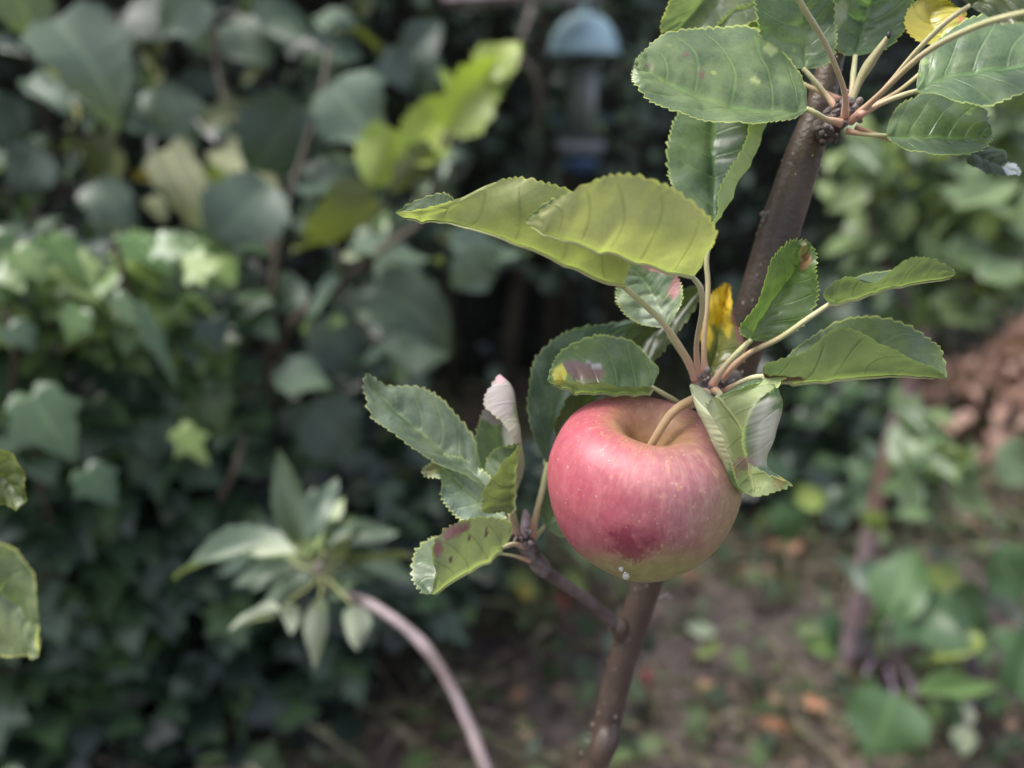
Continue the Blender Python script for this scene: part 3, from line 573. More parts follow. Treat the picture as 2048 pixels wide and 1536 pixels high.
# ------------------------------------------------------------------ the apple
def apple_material():
    m = NT('apple_skin'); oc = m.coord('Object')
    nz = m.n('ShaderNodeVectorMath', operation='NORMALIZE'); m.l(oc, nz.inputs[0])
    sp = m.n('ShaderNodeSeparateXYZ'); m.l(nz.outputs[0], sp.inputs[0])
    x, y, z = sp.outputs
    ang = m.math('ARCTAN2', y, x)
    cb = m.n('ShaderNodeCombineXYZ'); m.l(m.math('MULTIPLY', m.math('COSINE', ang), 9.0), cb.inputs[0]); m.l(m.math('MULTIPLY', m.math('SINE', ang), 9.0), cb.inputs[1]); m.l(m.math('MULTIPLY', z, 1.6), cb.inputs[2])
    stripe = m.noise(cb.outputs[0], 1.0, 5, 0.65)
    cb2 = m.n('ShaderNodeCombineXYZ'); m.l(m.math('MULTIPLY', m.math('COSINE', ang), 26.0), cb2.inputs[0]); m.l(m.math('MULTIPLY', m.math('SINE', ang), 26.0), cb2.inputs[1]); m.l(m.math('MULTIPLY', z, 13.0), cb2.inputs[2])
    fstripe = m.noise(cb2.outputs[0], 1.0, 4, 0.6)
    soft = m.noise(oc, 55, 3)
    green = m.mix(m.smooth(soft, .3, .7), (0.25, 0.25, 0.085), (0.32, 0.30, 0.115))
    red = m.mix(m.math('MULTIPLY', m.smooth(m.math('ADD', m.math('MULTIPLY', stripe, .5), m.math('MULTIPLY', m.noise(oc, 90, 4), .5)), .36, .64), .8), (0.345, 0.175, 0.170), (0.285, 0.090, 0.110))
    red = m.mix(m.math('MULTIPLY', m.math('MULTIPLY', m.smooth(fstripe, .48, .72), m.smooth(z, -.6, .7)), 0.7), red, (0.46, 0.29, 0.19))
    cb3 = m.n('ShaderNodeCombineXYZ'); m.l(m.math('MULTIPLY', m.math('COSINE', ang), 34.0), cb3.inputs[0]); m.l(m.math('MULTIPLY', m.math('SINE', ang), 34.0), cb3.inputs[1]); m.l(m.math('MULTIPLY', z, 3.0), cb3.inputs[2])
    lstripe = m.math('MULTIPLY', m.smooth(m.noise(cb3.outputs[0], 1.0, 4, .7), .50, .68), m.smooth(m.noise(oc, 45, 2), .35, .6))
    red = m.mix(m.math('MULTIPLY', lstripe, 0.42), red, (0.25, 0.045, 0.07))
    def dirdot(v):
        d = m.n('ShaderNodeVectorMath', operation='DOT_PRODUCT'); m.l(nz.outputs[0], d.inputs[0]); d.inputs[1].default_value = Vector(v).normalized(); return d.outputs['Value']
    # sun-side blush is deepest at the left shoulder; the underside stays green
    left = m.smooth(dirdot(DIR['left']), -0.15, 0.95)
    red = m.mix(m.math('MULTIPLY', left, 0.72), red, (0.335, 0.050, 0.080))
    low = m.math('ADD', dirdot(DIR['low']), m.math('MULTIPLY_ADD', stripe, 0.34, -0.17))
    gmask = m.smooth(low, 0.50, 0.92)
    rt = m.math('MULTIPLY', m.smooth(dirdot(DIR['right']), 0.35, 0.95), 0.62)
    col = m.mix(m.math('MAXIMUM', gmask, rt), red, green)
    br = m.math('ADD', dirdot(DIR['bruise']), m.math('MULTIPLY_ADD', m.noise(oc, 170, 4), 0.13, -0.065))
    br = m.math('ADD', br, m.math('MULTIPLY_ADD', fstripe, 0.10, -0.05))
    br2 = m.smooth(m.math('ADD', dirdot(DIR['bruise_up']), m.math('MULTIPLY_ADD', stripe, 0.12, -0.06)), 0.90, 0.99)
    col = m.mix(m.math('MULTIPLY', br2, 0.38), col, (0.27, 0.04, 0.065))
    col = m.mix(m.math('MULTIPLY', m.smooth(br, 0.962, 0.998), 0.72), col, (0.17, 0.012, 0.038))
    # russet round the stalk
    ru = m.math('ADD', z, m.math('MULTIPLY_ADD', fstripe, 0.30, -0.15))
    col = m.mix(m.math('MULTIPLY', m.smooth(ru, 0.80, 0.99), 0.9), col, m.mix(m.smooth(soft, .3, .7), (0.30, 0.17, 0.07), (0.37, 0.25, 0.10)))
    fl = m.math('MULTIPLY', m.smooth(m.noise(oc, 420, 5, .7), .60, .68), m.smooth(z, .1, .9))
    col = m.mix(m.math('MULTIPLY', fl, 0.5), col, (0.40, 0.28, 0.13))
    mot = m.noise(oc, 240, 5, .7)
    col = m.mix(m.smooth(mot, .35, .75), m.mix(1.0, col, (0.84, 0.80, 0.80), 'MULTIPLY'), m.mix(1.0, col, (1.10, 1.14, 1.12), 'MULTIPLY'))
    # pale dots
    v1 = m.n('ShaderNodeTexVoronoi'); v1.inputs['Scale'].default_value = 480; v1.inputs['Randomness'].default_value = 1.0; m.l(oc, v1.inputs['Vector'])
    sel = m.n('ShaderNodeSeparateColor'); m.l(v1.outputs['Color'], sel.inputs[0])
    rad = m.math('MULTIPLY_ADD', m.math('POWER', sel.outputs[1], 3.0), 0.13, 0.10)
    dots = m.math('MULTIPLY', m.math('LESS_THAN', v1.outputs['Distance'], rad), m.math('GREATER_THAN', sel.outputs[0], 0.35))
    col = m.mix(m.math('MULTIPLY', dots, 0.5), col, (0.50, 0.37, 0.25))
    nm = m.bump(m.math('ADD', m.noise(oc, 900, 2), m.math('MULTIPLY', dots, 0.4)), 0.10, 0.0003)
    b = m.bsdf(col, m.math('MULTIPLY_ADD', soft, 0.25, 0.36), 0.42, nm)
    b.inputs['Subsurface Weight'].default_value = 0.10; b.inputs['Subsurface Radius'].default_value = (0.004, 0.002, 0.001); b.inputs['Subsurface Scale'].default_value = 0.5
    b.inputs['Coat Weight'].default_value = 0.0; b.inputs['Coat Roughness'].default_value = 0.25
    m.l(b.outputs[0], m.out.inputs[0]); return m.mat
AD = 0.285; AC = P(1283, 985, AD); AR = 189 / F * AD
toC = (CAM - AC).normalized(); vr = RT.copy(); vr = (vr - toC * vr.dot(toC)).normalized(); vu = toC.cross(vr)
axis = (vu * 0.80 + toC * 0.58 + vr * 0.15).normalized()
ax_x = (vr - axis * vr.dot(axis)).normalized(); ax_y = axis.cross(ax_x)
AM = Matrix((ax_x, ax_y, axis)).transposed()
def loc(v): return AM.transposed() @ v
def skin_dir(px, py):                                 # direction from the apple's centre to the skin seen at a pixel, in its own axes
    a = (px - 1283) / 189.0; b = -(py - 985) / 189.0; c = math.sqrt(max(0.0, 1 - a * a - b * b))
    return loc((vr * a + vu * b + toC * c).normalized())
DIR = {'left': skin_dir(1120, 920), 'low': skin_dir(1300, 1172), 'right': skin_dir(1470, 1060), 'bruise': skin_dir(1258, 1082), 'bruise_up': skin_dir(1262, 1050)}
prof = [(0.0, -.70), (.05, -.72), (.12, -.78), (.22, -.835), (.34, -.845), (.48, -.80), (.64, -.68), (.80, -.49), (.92, -.25), (.985, .02), (.995, .24), (.95, .45), (.87, .63), (.75, .75), (.61, .82), (.48, .845), (.365, .82), (.265, .735), (.175, .60), (.085, .46), (0.0, .40)]
pp = [Vector((r, z, 0)) for r, z in prof]; NP, NA = 90, 96
apple = empty('apple', AC, 'rosy red and green apple hanging from a curved stalk', 'apple')
V = []; Fa = []
for i in range(NP + 1):
    q = crom(pp, i / NP)
    for k in range(NA):
        a = 2 * math.pi * k / NA
        lob = 1 + 0.018 * math.cos(5 * a + .6) * max(0, min(1, abs(q.y) * 1.1)) + 0.02 * math.cos(a - 2.2) + 0.012 * math.cos(2 * a + 1)
        r = max(q.x, 0) * lob; zz = q.y + 0.03 * math.cos(a + 2.4) * q.x
        V.append(Vector((r * math.cos(a), r * math.sin(a), zz)) * AR)
for i in range(NP):
    for k in range(NA):
        k2 = (k + 1) % NA; Fa.append((i * NA + k, i * NA + k2, (i + 1) * NA + k2, (i + 1) * NA + k))
skin = bpy.data.objects.new('fruit', mesh('fruit', V, Fa)); C.objects.link(skin); skin.data.materials.append(apple_material()); skin.parent = apple
skin.matrix_basis = AM.to_4x4()
base = AC + axis * (AR * 0.36)
sm = tube_mesh('stalk', [base, base + axis * 0.007 + vr * 0.0003, Q((1336, 836, -1.0)), Q((1360, 813, -1.1)), Q((1388, 799, -.6)), Q((1410, 788, .9))], [.0014, .0014, .0015, .0016, .0018, .0024], 14, 8, 0.06, 300)
set_col(sm, 'tint', np.tile(np.array([0.42, 0.25, 0.13, 0.75], np.float32), (len(sm.vertices), 1)))
link('stalk', sm, M['petiole'], apple)
its = [(AC - axis * AR * .70 + (ax_x * math.cos(a) + ax_y * math.sin(a)) * AR * .06, -axis + (ax_x * math.cos(a) + ax_y * math.sin(a)) * .5, .0035, .0012) for a in [k * 1.2566 for k in range(5)]]
link('calyx', blob_mesh('calyx', its), M['spur'], apple)
dm = NT('cloudy_droplet'); b = dm.bsdf((0.80, 0.80, 0.76), 0.08, 0.6); b.inputs['Transmission Weight'].default_value = 0.75; b.inputs['IOR'].default_value = 1.33; dm.l(b.outputs[0], dm.out.inputs[0])
def on_apple(px, py):
    # march from the camera towards the pixel and stop at the skin
    from mathutils.bvhtree import BVHTree
    Mt = Matrix.Translation(AC) @ AM.to_4x4(); bv = BVHTree.FromPolygons([Mt @ v for v in V], Fa)
    d = (P(px, py, 1) - CAM).normalized(); h = bv.ray_cast(CAM, d)
    return h
for (px, py, r, lab) in [(1243, 1134, .00085, 'smaller upper cloudy drop clinging to the apple’s underside'), (1253, 1146, .00125, 'larger lower cloudy drop clinging to the apple’s underside')]:
    h = on_apple(px, py)
    if h[0] is None:
        for yy in range(py, py - 60, -2):
            h = on_apple(px, yy)
            if h[0] is not None: break
    n_ = h[1] if h[1].dot(toC) > 0 else -h[1]
    o = link('sap_droplet', blob_mesh('sap_droplet', [(h[0] + n_ * r * .55 - Vector((0, 0, r * .3)), Vector((0, 0, 1)), r * 1.12, r)], 20, 14), dm.mat)
    tag(o, lab, 'droplet', 'drops on the apple')

# ------------------------------------------------------------------ leaves further off
def blade_mesh(name, wfun, stations=10, across=2, fold=0.18, droop=0.18, jag=0.0, jn=9, twist=0.0, seed=0):
    """unit leaf along +Y, upper side +Z"""
    r_ = random.Random(seed); V = []; UVs = []; Fa = []
    n = stations; rows = 2 * across + 1
    for i in range(n + 1):
        t = i / n; w = wfun(t)
        for j in range(-across, across + 1):
            s = j / across; ww = w
            if abs(j) == across and jag: ww = w * (1 + jag * (1 if i % 2 else -1)) + jag * 0.02 * r_.uniform(-1, 1)
            x = s * ww * 0.5; x *= 1 + .10 * math.sin(t * 7 + seed * 3 + s * 2); z = fold * abs(x) - droop * t * t + twist * s * t * 0.12 + 0.045 * math.sin(t * 8 + seed * 2 + s) * abs(s)
            V.append((x, t - 0.10 * abs(s) * (1 - t) * 0, z)); UVs.append((t, (s + 1) / 2))
    for i in range(n):
        for j in range(rows - 1):
            a = i * rows + j; Fa.append((a, a + 1, a + rows + 1, a + rows))
    return uvmesh(name, V, Fa, UVs)
def uvmesh(name, V, Fa, UVs):
    me = mesh(name, V, Fa); ul = me.uv_layers.new(name='UVMap')
    li = np.zeros(len(me.loops), np.int32); me.loops.foreach_get('vertex_index', li)
    ul.data.foreach_set('uv', np.asarray(UVs, np.float32)[li].ravel()); return me
def ivy_mesh(name, seed=0):
    r_ = random.Random(seed); k = lambda a: a * r_.uniform(.85, 1.15)
    side = [(0.0, 0.0), (k(.20), -.10), (k(.40), .02), (k(.34), .18), (k(.56), k(.42)), (k(.30), .50), (k(.24), .62), (k(.12), .82), (0.0, 1.0)]
    V = []; UVs = []; Fa = []
    mids = [(0.0, y) for y in (0.0, .10, .20, .30, .42, .54, .64, .82, 1.0)]
    for (x, y) in mids: V.append((0, y, -0.12 * y * y)); UVs.append((y, .5))
    for sg in (-1, 1):
        b = len(V)
        for (x, y) in side:
            for f in (0.5, 1.0):
                V.append((sg * x * f, y, .16 * abs(x * f) - .35 * (x * f) ** 2 - .14 * y * y + .02 * r_.uniform(-1, 1))); UVs.append((y, .5 + sg * .5 * f))
        for i in range(8):
            m0, m1 = i, i + 1; a0, a1, c0, c1 = b + 2 * i, b + 2 * i + 2, b + 2 * i + 1, b + 2 * i + 3
            q1 = (m0, a0, a1, m1) if sg > 0 else (m0, m1, a1, a0); q2 = (a0, c0, c1, a1) if sg > 0 else (a0, a1, c1, c0)
            Fa += [q1, q2]
    return uvmesh(name, V, Fa, UVs)
ov = lambda w, p=1.0: (lambda t: w * max(0.01, math.sin(math.pi * min(1, max(0, t)) ** 0.8)) ** 0.8 * (1 - .25 * t) * p)
rd = lambda w, ph=0.0: (lambda t: w * max(0.01, math.sin(math.pi * (0.06 + 0.94 * t) ** 0.72)) ** 0.6 * (1 + .20 * (((t * 4.6 + ph) % 1.0) - .5) * min(1, (1 - t) * 4)))
SH = {
    'apple': [blade_mesh('leaf', ov(.62), 14, 3, f, d, .05, 9, 0, k) for k, (f, d) in enumerate([(.3, .1), (.5, .25), (.15, .3), (.7, -.1)])],
    'hazel': [blade_mesh('leaf', rd(w, k * .17), 26, 3, f, d, .055, 9, tw, k + 9) for k, (f, d, w, tw) in enumerate([(.12, .1, .84, .5), (.3, .3, .78, -1), (.05, .4, .9, 1), (.5, .15, .8, 0), (.2, -.15, .72, 1.5), (.4, .5, .86, -1.5)])],
    'ivy': [ivy_mesh('leaf', k) for k in range(5)],
    'small': [blade_mesh('leaf', ov(.60), 5, 1, f, d, 0, 9, 0, k + 30) for k, (f, d) in enumerate([(.3, .1), (.5, .25), (.15, .3)])],
    'long': [blade_mesh('leaf', ov(.30), 10, 2, .5, d, 0, 9, 0, k + 40) for k, d in enumerate([.2, .5])],
}
VAR = {}
def variant(shape, k, mat):                           # mesh data is shared between the leaves of one shape and material
    key = (shape, k % len(SH[shape]), mat)
    if key not in VAR:
        me = SH[shape][key[1]].copy(); me.materials.clear(); me.materials.append(M[mat]); VAR[key] = me
    return VAR[key]
def leaf_matrix(B, T, Nh, L, W):
    Y = T.normalized(); Z = Nh - Y * Nh.dot(Y)
    if Z.length < 1e-4: Z = Y.orthogonal()
    Z.normalize(); X = Y.cross(Z)
    m = Matrix((X * W, Y * L, Z * L)).transposed().to_4x4(); m.translation = B; return m
def put_leaf(parent, shape, mat, B, T, Nh, L, W=None, k=None, name='leaf'):
    o = bpy.data.objects.new(name, variant(shape, random.randrange(99) if k is None else k, mat)); C.objects.link(o)
    o.parent = parent; o.matrix_parent_inverse = Matrix.Translation(-Vector(parent.location)); o.matrix_basis = leaf_matrix(B, T, Nh, L, W or L)
    return o
def hero(parent, shape, mat, bx, by, tx, ty, d, wpx=None, face=0.7, dt=0.0, k=None):
    """a leaf whose base and tip stand at two pixels, d metres off; face: how far its upper side turns to the viewer"""
    B = P(bx, by, d); T = P(tx, ty, d + dt); v = T - B; L = v.length
    tc = (CAM - B).normalized(); N = tc * face + Vector((0, 0, 1)) * (1 - abs(face)) + Vector((random.uniform(-.2, .2), 0, random.uniform(-.1, .1)))
    W = L if wpx is None else (wpx / F * d) / {'apple': .58, 'hazel': .80, 'ivy': 1.0, 'small': .56, 'long': .28}[shape]
    return put_leaf(parent, shape, mat, B, v, N, L, W, k)
def mass(name, parent, mats, items, label=None):
    """items: (shape, matrix, rnd); joined into one foliage mass"""
    cache = {}
    for s in SH:
        for k, me in enumerate(SH[s]):
            co = np.zeros(len(me.vertices) * 3); me.vertices.foreach_get('co', co)
            cache[(s, k)] = (np.c_[co.reshape(-1, 3), np.ones(len(me.vertices))], [tuple(p.vertices) for p in me.polygons])
    Vs = []; Fs = []; rn = []; off = 0
    for s, mt, rv in items:
        co, fs = cache[(s, random.randrange(len(SH[s])))]
        Vs.append((co @ np.array(mt).T)[:, :3]); rn.append(np.full(len(co), rv)); Fs += [tuple(i + off for i in f) for f in fs]; off += len(co)
    me = mesh(name, np.concatenate(Vs), Fs)
    a = me.attributes.new('rnd', 'FLOAT', 'POINT'); a.data.foreach_set('value', np.concatenate(rn).astype(np.float32))
    o = link(name, me, M[mats], parent); o['kind'] = 'stuff'
    if label: o['label'] = label
    return o

DG = (0.022, 0.042, 0.026); MG = (0.045, 0.085, 0.040); BG_ = (0.075, 0.130, 0.048); LM = (0.19, 0.27, 0.055); OL = (0.075, 0.090, 0.022)
M['ivy'] = far_leaf_material('ivy_leaf', [(0, DG), (.45, MG), (.75, (.06, .105, .05)), (1, BG_)], (0.10, 0.14, 0.07), .34, .22)
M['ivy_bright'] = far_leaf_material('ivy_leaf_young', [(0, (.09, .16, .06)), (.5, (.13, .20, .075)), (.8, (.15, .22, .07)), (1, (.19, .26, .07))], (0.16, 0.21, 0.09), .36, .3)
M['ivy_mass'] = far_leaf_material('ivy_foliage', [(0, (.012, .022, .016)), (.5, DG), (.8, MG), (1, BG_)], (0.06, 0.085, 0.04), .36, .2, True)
M['hedge'] = far_leaf_material('hedge_leaf', [(0, DG), (.4, (.045, .075, .05)), (.8, (.08, .12, .08)), (1, (.12, .17, .09))], (0.09, 0.12, 0.07), .30, .22)
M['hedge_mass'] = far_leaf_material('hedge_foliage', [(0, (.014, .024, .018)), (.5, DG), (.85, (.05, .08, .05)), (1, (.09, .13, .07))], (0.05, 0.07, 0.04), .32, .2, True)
M['hz_dark'] = far_leaf_material('hazel_leaf_dark', [(0, (.030, .052, .038)), (1, (.065, .10, .065))], (0.10, 0.14, 0.07), .45, .18)
M['hz_grey'] = far_leaf_material('hazel_leaf_grey', [(0, (.095, .145, .10)), (1, (.15, .20, .14))], (0.15, 0.20, 0.10), .42, .22)
M['hz_lime'] = far_leaf_material('hazel_leaf_lime', [(0, (.24, .31, .07)), (1, (.30, .37, .085))], (0.26, 0.34, 0.09), .45, .45)
M['hz_olive'] = far_leaf_material('hazel_leaf_olive', [(0, (.060, .078, .026)), (1, (.085, .105, .032))], (0.09, 0.11, 0.04), .5, .3)
M['hz_pale'] = far_leaf_material('sky_lit_pale_leaf', [(0, (.33, .36, .20)), (1, (.42, .42, .27))], (0.36, 0.34, 0.2), .6, .35)  # pale leaf colour that also imitates sky light coming through
M['sap'] = far_leaf_material('sapling_leaf', [(0, (.06, .10, .05)), (.6, (.11, .165, .08)), (1, (.19, .25, .11))], (0.20, 0.25, 0.14), .42, .3)
M['plant'] = far_leaf_material('plant_leaf', [(0, (.04, .085, .035)), (.6, (.07, .13, .05)), (1, (.11, .18, .06))], (0.12, 0.17, 0.08), .45, .3)
M['plant_lime'] = far_leaf_material('plant_leaf_light', [(0, (.16, .22, .055)), (1, (.22, .27, .07))], (0.2, 0.24, 0.09), .5, .35)
M['yellow'] = far_leaf_material('yellowed_leaf', [(0, (.40, .32, .05)), (1, (.50, .42, .10))], (0.42, 0.36, 0.1), .6, .35)
M['dry'] = far_leaf_material('dry_leaf', [(0, (.16, .09, .06)), (.35, (.30, .15, .09)), (.7, (.36, .23, .16)), (1, (.42, .30, .20))], (0.30, 0.2, 0.14), .75, .15)
M['dry_orange'] = far_leaf_material('dry_leaf_orange', [(0, (.28, .13, .075)), (1, (.36, .19, .11))], (0.30, 0.17, 0.11), .75, .15)
M['dry_red'] = far_leaf_material('dry_leaf_red', [(0, (.20, .03, .03)), (1, (.28, .06, .05))], (0.22, 0.07, 0.06), .7, .15)
M['litter'] = far_leaf_material('leaf_litter', [(0, (.035, .026, .026)), (.4, (.075, .056, .05)), (.75, (.13, .09, .075)), (.93, (.22, .14, .11)), (1, (.32, .20, .15))], (0.14, 0.1, 0.08), .85, .1, True)
M['grass'] = far_leaf_material('dry_grass', [(0, (.13, .11, .08)), (.6, (.23, .195, .14)), (.85, (.14, .15, .07)), (1, (.32, .27, .20))], (0.16, 0.14, 0.08), .8, .15, True)
M['weeds'] = far_leaf_material('low_weeds', [(0, (.025, .045, .022)), (.6, (.05, .085, .03)), (1, (.10, .14, .05))], (0.07, 0.1, 0.05), .5, .25, True)
M['hz_glint'] = far_leaf_material('sky_glint_leaf', [(0, (.50, .50, .50)), (1, (.62, .62, .62))], (0.5, 0.5, 0.48), .6, .3)  # near-white leaves imitating glints of sky through the hedge
M['silver'] = far_leaf_material('young_leaf_silver', [(0, (.19, .23, .16)), (1, (.27, .31, .23))], (0.30, 0.34, 0.25), .6, .3)
M['greyleaf'] = far_leaf_material('shoot_leaf', [(0, (.05, .08, .05)), (1, (.10, .14, .09))], (0.15, 0.19, 0.11), .45, .25)
M['mauve'] = bark_material('mauve_shoot_bark', (0.18, 0.145, 0.148), (0.27, 0.22, 0.225), (0.12, 0.09, 0.085), 60, .6, .3)
M['stem'] = bark_material('brown_stem', (0.05, 0.042, 0.028), (0.085, 0.070, 0.045), (0.04, 0.032, 0.022), 60, .7, .4)
M['plum'] = bark_material('plum_grey_bark', (0.13, 0.095, 0.10), (0.19, 0.145, 0.155), (0.11, 0.06, 0.05), 40, .7, .4)
M['purple'] = plain_material('purple_stalk', (0.14, 0.10, 0.15), (0.20, 0.16, 0.20), 40)
M['green_stem'] = plain_material('green_stem', (0.14, 0.17, 0.06), (0.20, 0.21, 0.09), 40)
rv = lambda a=1.0: Vector((random.uniform(-a, a), random.uniform(-a, a), random.uniform(-a, a)))

# ------------------------------------------------------------------ hedge behind
HL = [Vector((-3.4, 0.9, 0)), Vector((-1.7, 1.75, 0)), Vector((-0.6, 2.15, 0)), Vector((0.35, 2.45, 0)), Vector((1.3, 3.1, 0)), Vector((2.6, 4.0, 0)), Vector((4.6, 4.8, 0))]
hedge = empty('hedge', (0, 2.4, 0), 'tall dark leafy hedge closing the back of the garden', 'hedge')
def hedge_pt(u, z, depth):
    p = crom(HL, u); t = (crom(HL, min(1, u + .01)) - crom(HL, max(0, u - .01))).normalized(); n = Vector((t.y, -t.x, 0))
    bul = 0.22 * mnoise.noise(Vector((u * 16, z * 1.6, 0))) + .10 * mnoise.noise(Vector((u * 40, z * 4, 3)))
    lean = -0.10 * max(0, 1.0 - z) + .12 * max(0, z - 1)
    return p + n * (bul - depth + lean) + Vector((0, 0, z)), n
cand = []; items = []
for i in range(15000):
    u = random.random(); z = random.uniform(.02, 2.9) if i % 8 else random.uniform(2.0, 3.6); dp = abs(random.gauss(0, .22)) if i % 3 else random.uniform(.1, .9)
    if z < .55 and dp < .2 and random.random() < .6: continue
    B, n = hedge_pt(u, z, dp); s = random.uniform(.035, .075)
    N = (n * .9 + Vector((0, 0, .7)) + rv(.7)); T = (Vector((0, 0, -.5)) + rv(1) + n * .4)
    w = B - CAM; dd = w.dot(FW); px = w.dot(RT) / dd * F + 1024; py = 768 - w.dot(UP) / dd * F
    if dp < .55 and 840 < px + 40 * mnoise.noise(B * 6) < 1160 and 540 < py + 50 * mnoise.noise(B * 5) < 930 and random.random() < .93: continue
    vis = -60 < px < 2108 and -60 < py < 1200
    it_ = (random.choice(['ivy', 'ivy', 'small', 'hazel'] if dp < .25 else ['small', 'small', 'ivy']), B, T, N, s)
    if vis and dp < .12 and 500 < px < 1700 and dd < 3.2: cand.append((dd, it_))
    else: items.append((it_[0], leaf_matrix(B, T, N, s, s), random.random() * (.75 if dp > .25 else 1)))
cand.sort(key=lambda c: c[0])
for k, (dd, c) in enumerate(cand):
    if k < 300: put_leaf(hedge, c[0], 'hedge', c[1], c[2], c[3], c[4])
    else: items.append((c[0], leaf_matrix(c[1], c[2], c[3], c[4], c[4]), random.random()))
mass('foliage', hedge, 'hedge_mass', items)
for i in range(14):
    u = random.random(); p0, n = hedge_pt(u, 0, .45); p1, _ = hedge_pt(min(1, u + random.uniform(-.02, .02)), 1.2, .4); p2, _ = hedge_pt(u, 2.6, .5)
    link('stem', tube_mesh('stem', [p0, p1, p2], [.03, .02, .008], 8, 4, .1, 20), M['stem'], hedge)
# closed dark sheet, its colour imitating the shade deep in the hedge
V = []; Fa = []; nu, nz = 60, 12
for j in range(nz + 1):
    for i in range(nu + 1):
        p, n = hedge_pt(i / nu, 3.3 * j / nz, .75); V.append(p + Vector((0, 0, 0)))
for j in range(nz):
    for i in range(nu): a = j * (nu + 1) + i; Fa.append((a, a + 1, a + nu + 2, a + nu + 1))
hh = link('shade_sheet', mesh('shade_sheet', V, Fa), plain_material('hedge_shade', (.012, .016, .010), (.03, .03, .02), 20, .9), hedge)

# ------------------------------------------------------------------ ivy bank on the left
ivy = empty('ivy', (-.8, 1.2, 0), 'dense ivy with bright young leaves spreading over the left bank', 'ivy')
def ivy_depth(px, py):
    t = min(1, max(0, (py - 480) / 900)); k = max(0, px) / 700
    return .80 + .22 * k + .30 * t + .05 * mnoise.noise(Vector((px / 130, py / 130, 0))) + (.35 if py < 430 else 0)
cand = []; items = []
def ivy_ok(px, py):
    if py < 470 - .1 * max(0, px - 300): return False
    edge = 480 + 40 * mnoise.noise(Vector((py / 90, 1, 2))) if py < 760 else 560 + (py - 760) * .30
    return px < edge
n_ = 0
while n_ < 5200:
    px = random.uniform(-900, 860); py = random.uniform(440, 1750)
    if not ivy_ok(px, py): continue
    n_ += 1
    layer = random.random(); d = ivy_depth(px, py) + (0 if layer < .2 else random.uniform(.03, .40))
    B = P(px, py, d)
    if B.z < .03: continue
    s = random.uniform(.040, .078) * (1 if layer < .2 else 1.1)
    N = ((CAM - B).normalized() * .55 + Vector((0, 0, .75)) + rv(.55)); T = Vector((0, 0, -.6)) + RT * random.uniform(-.9, .9) + (CAM - B).normalized() * .5 + rv(.4)
    if layer < .2 and -80 < px < 800 and py < 1600: cand.append((d, px, py, B, T, N, s))
    else: items.append(('ivy', leaf_matrix(B, T, N, s, s), random.random() * (.9 if py < 800 else .72)))  # lower leaves take darker colours, imitating shade on the bank
cand.sort(key=lambda c: c[0])
cnt = 0
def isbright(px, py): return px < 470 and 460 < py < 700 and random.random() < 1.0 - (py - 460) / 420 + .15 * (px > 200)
for c in cand:
    if cnt < 285:
        put_leaf(ivy, 'ivy', 'ivy_bright' if isbright(c[1], c[2]) else 'ivy', c[3], c[4], c[5], c[6]); cnt += 1
    else: items.append(('ivy', leaf_matrix(c[3], c[4], c[5], c[6], c[6]), random.random()))
for a in [(60, 790, 150, 920, .74, 150, 'ivy'), (170, 940, 235, 1010, .80, 100, 'ivy'), (370, 540, 450, 520, .80, 90, 'ivy_bright'), (230, 590, 330, 690, .77, 50, 'ivy'), (160, 620, 130, 690, .80, 80, 'ivy_bright'),
          (30, 500, 90, 560, .80, 90, 'ivy_bright'), (310, 490, 400, 500, .82, 80, 'ivy_bright'), (20, 650, 70, 700, .76, 70, 'ivy'), (280, 620, 360, 780, .76, 45, 'ivy'), (360, 860, 420, 930, .85, 70, 'ivy_bright'), (420, 640, 440, 710, .85, 80, 'ivy')]:
    hero(ivy, 'ivy', a[6], a[0], a[1], a[2], a[3], a[4], a[5], .6)
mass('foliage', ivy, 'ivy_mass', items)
for a in [[(225, 480, .84), (250, 560, .86), (270, 640, .9), (250, 760, 1.0)], [(60, 880, .9), (100, 1050, 1.0), (140, 1250, 1.1)], [(440, 1000, .98), (470, 940, .95), (490, 870, .98)], [(10, 620, .8), (30, 700, .82), (20, 820, .9)]]:
    link('stem', tube_mesh('stem', [P(*p) for p in a], [.004] * len(a), 8, 6, .1, 60), M['stem'], ivy)

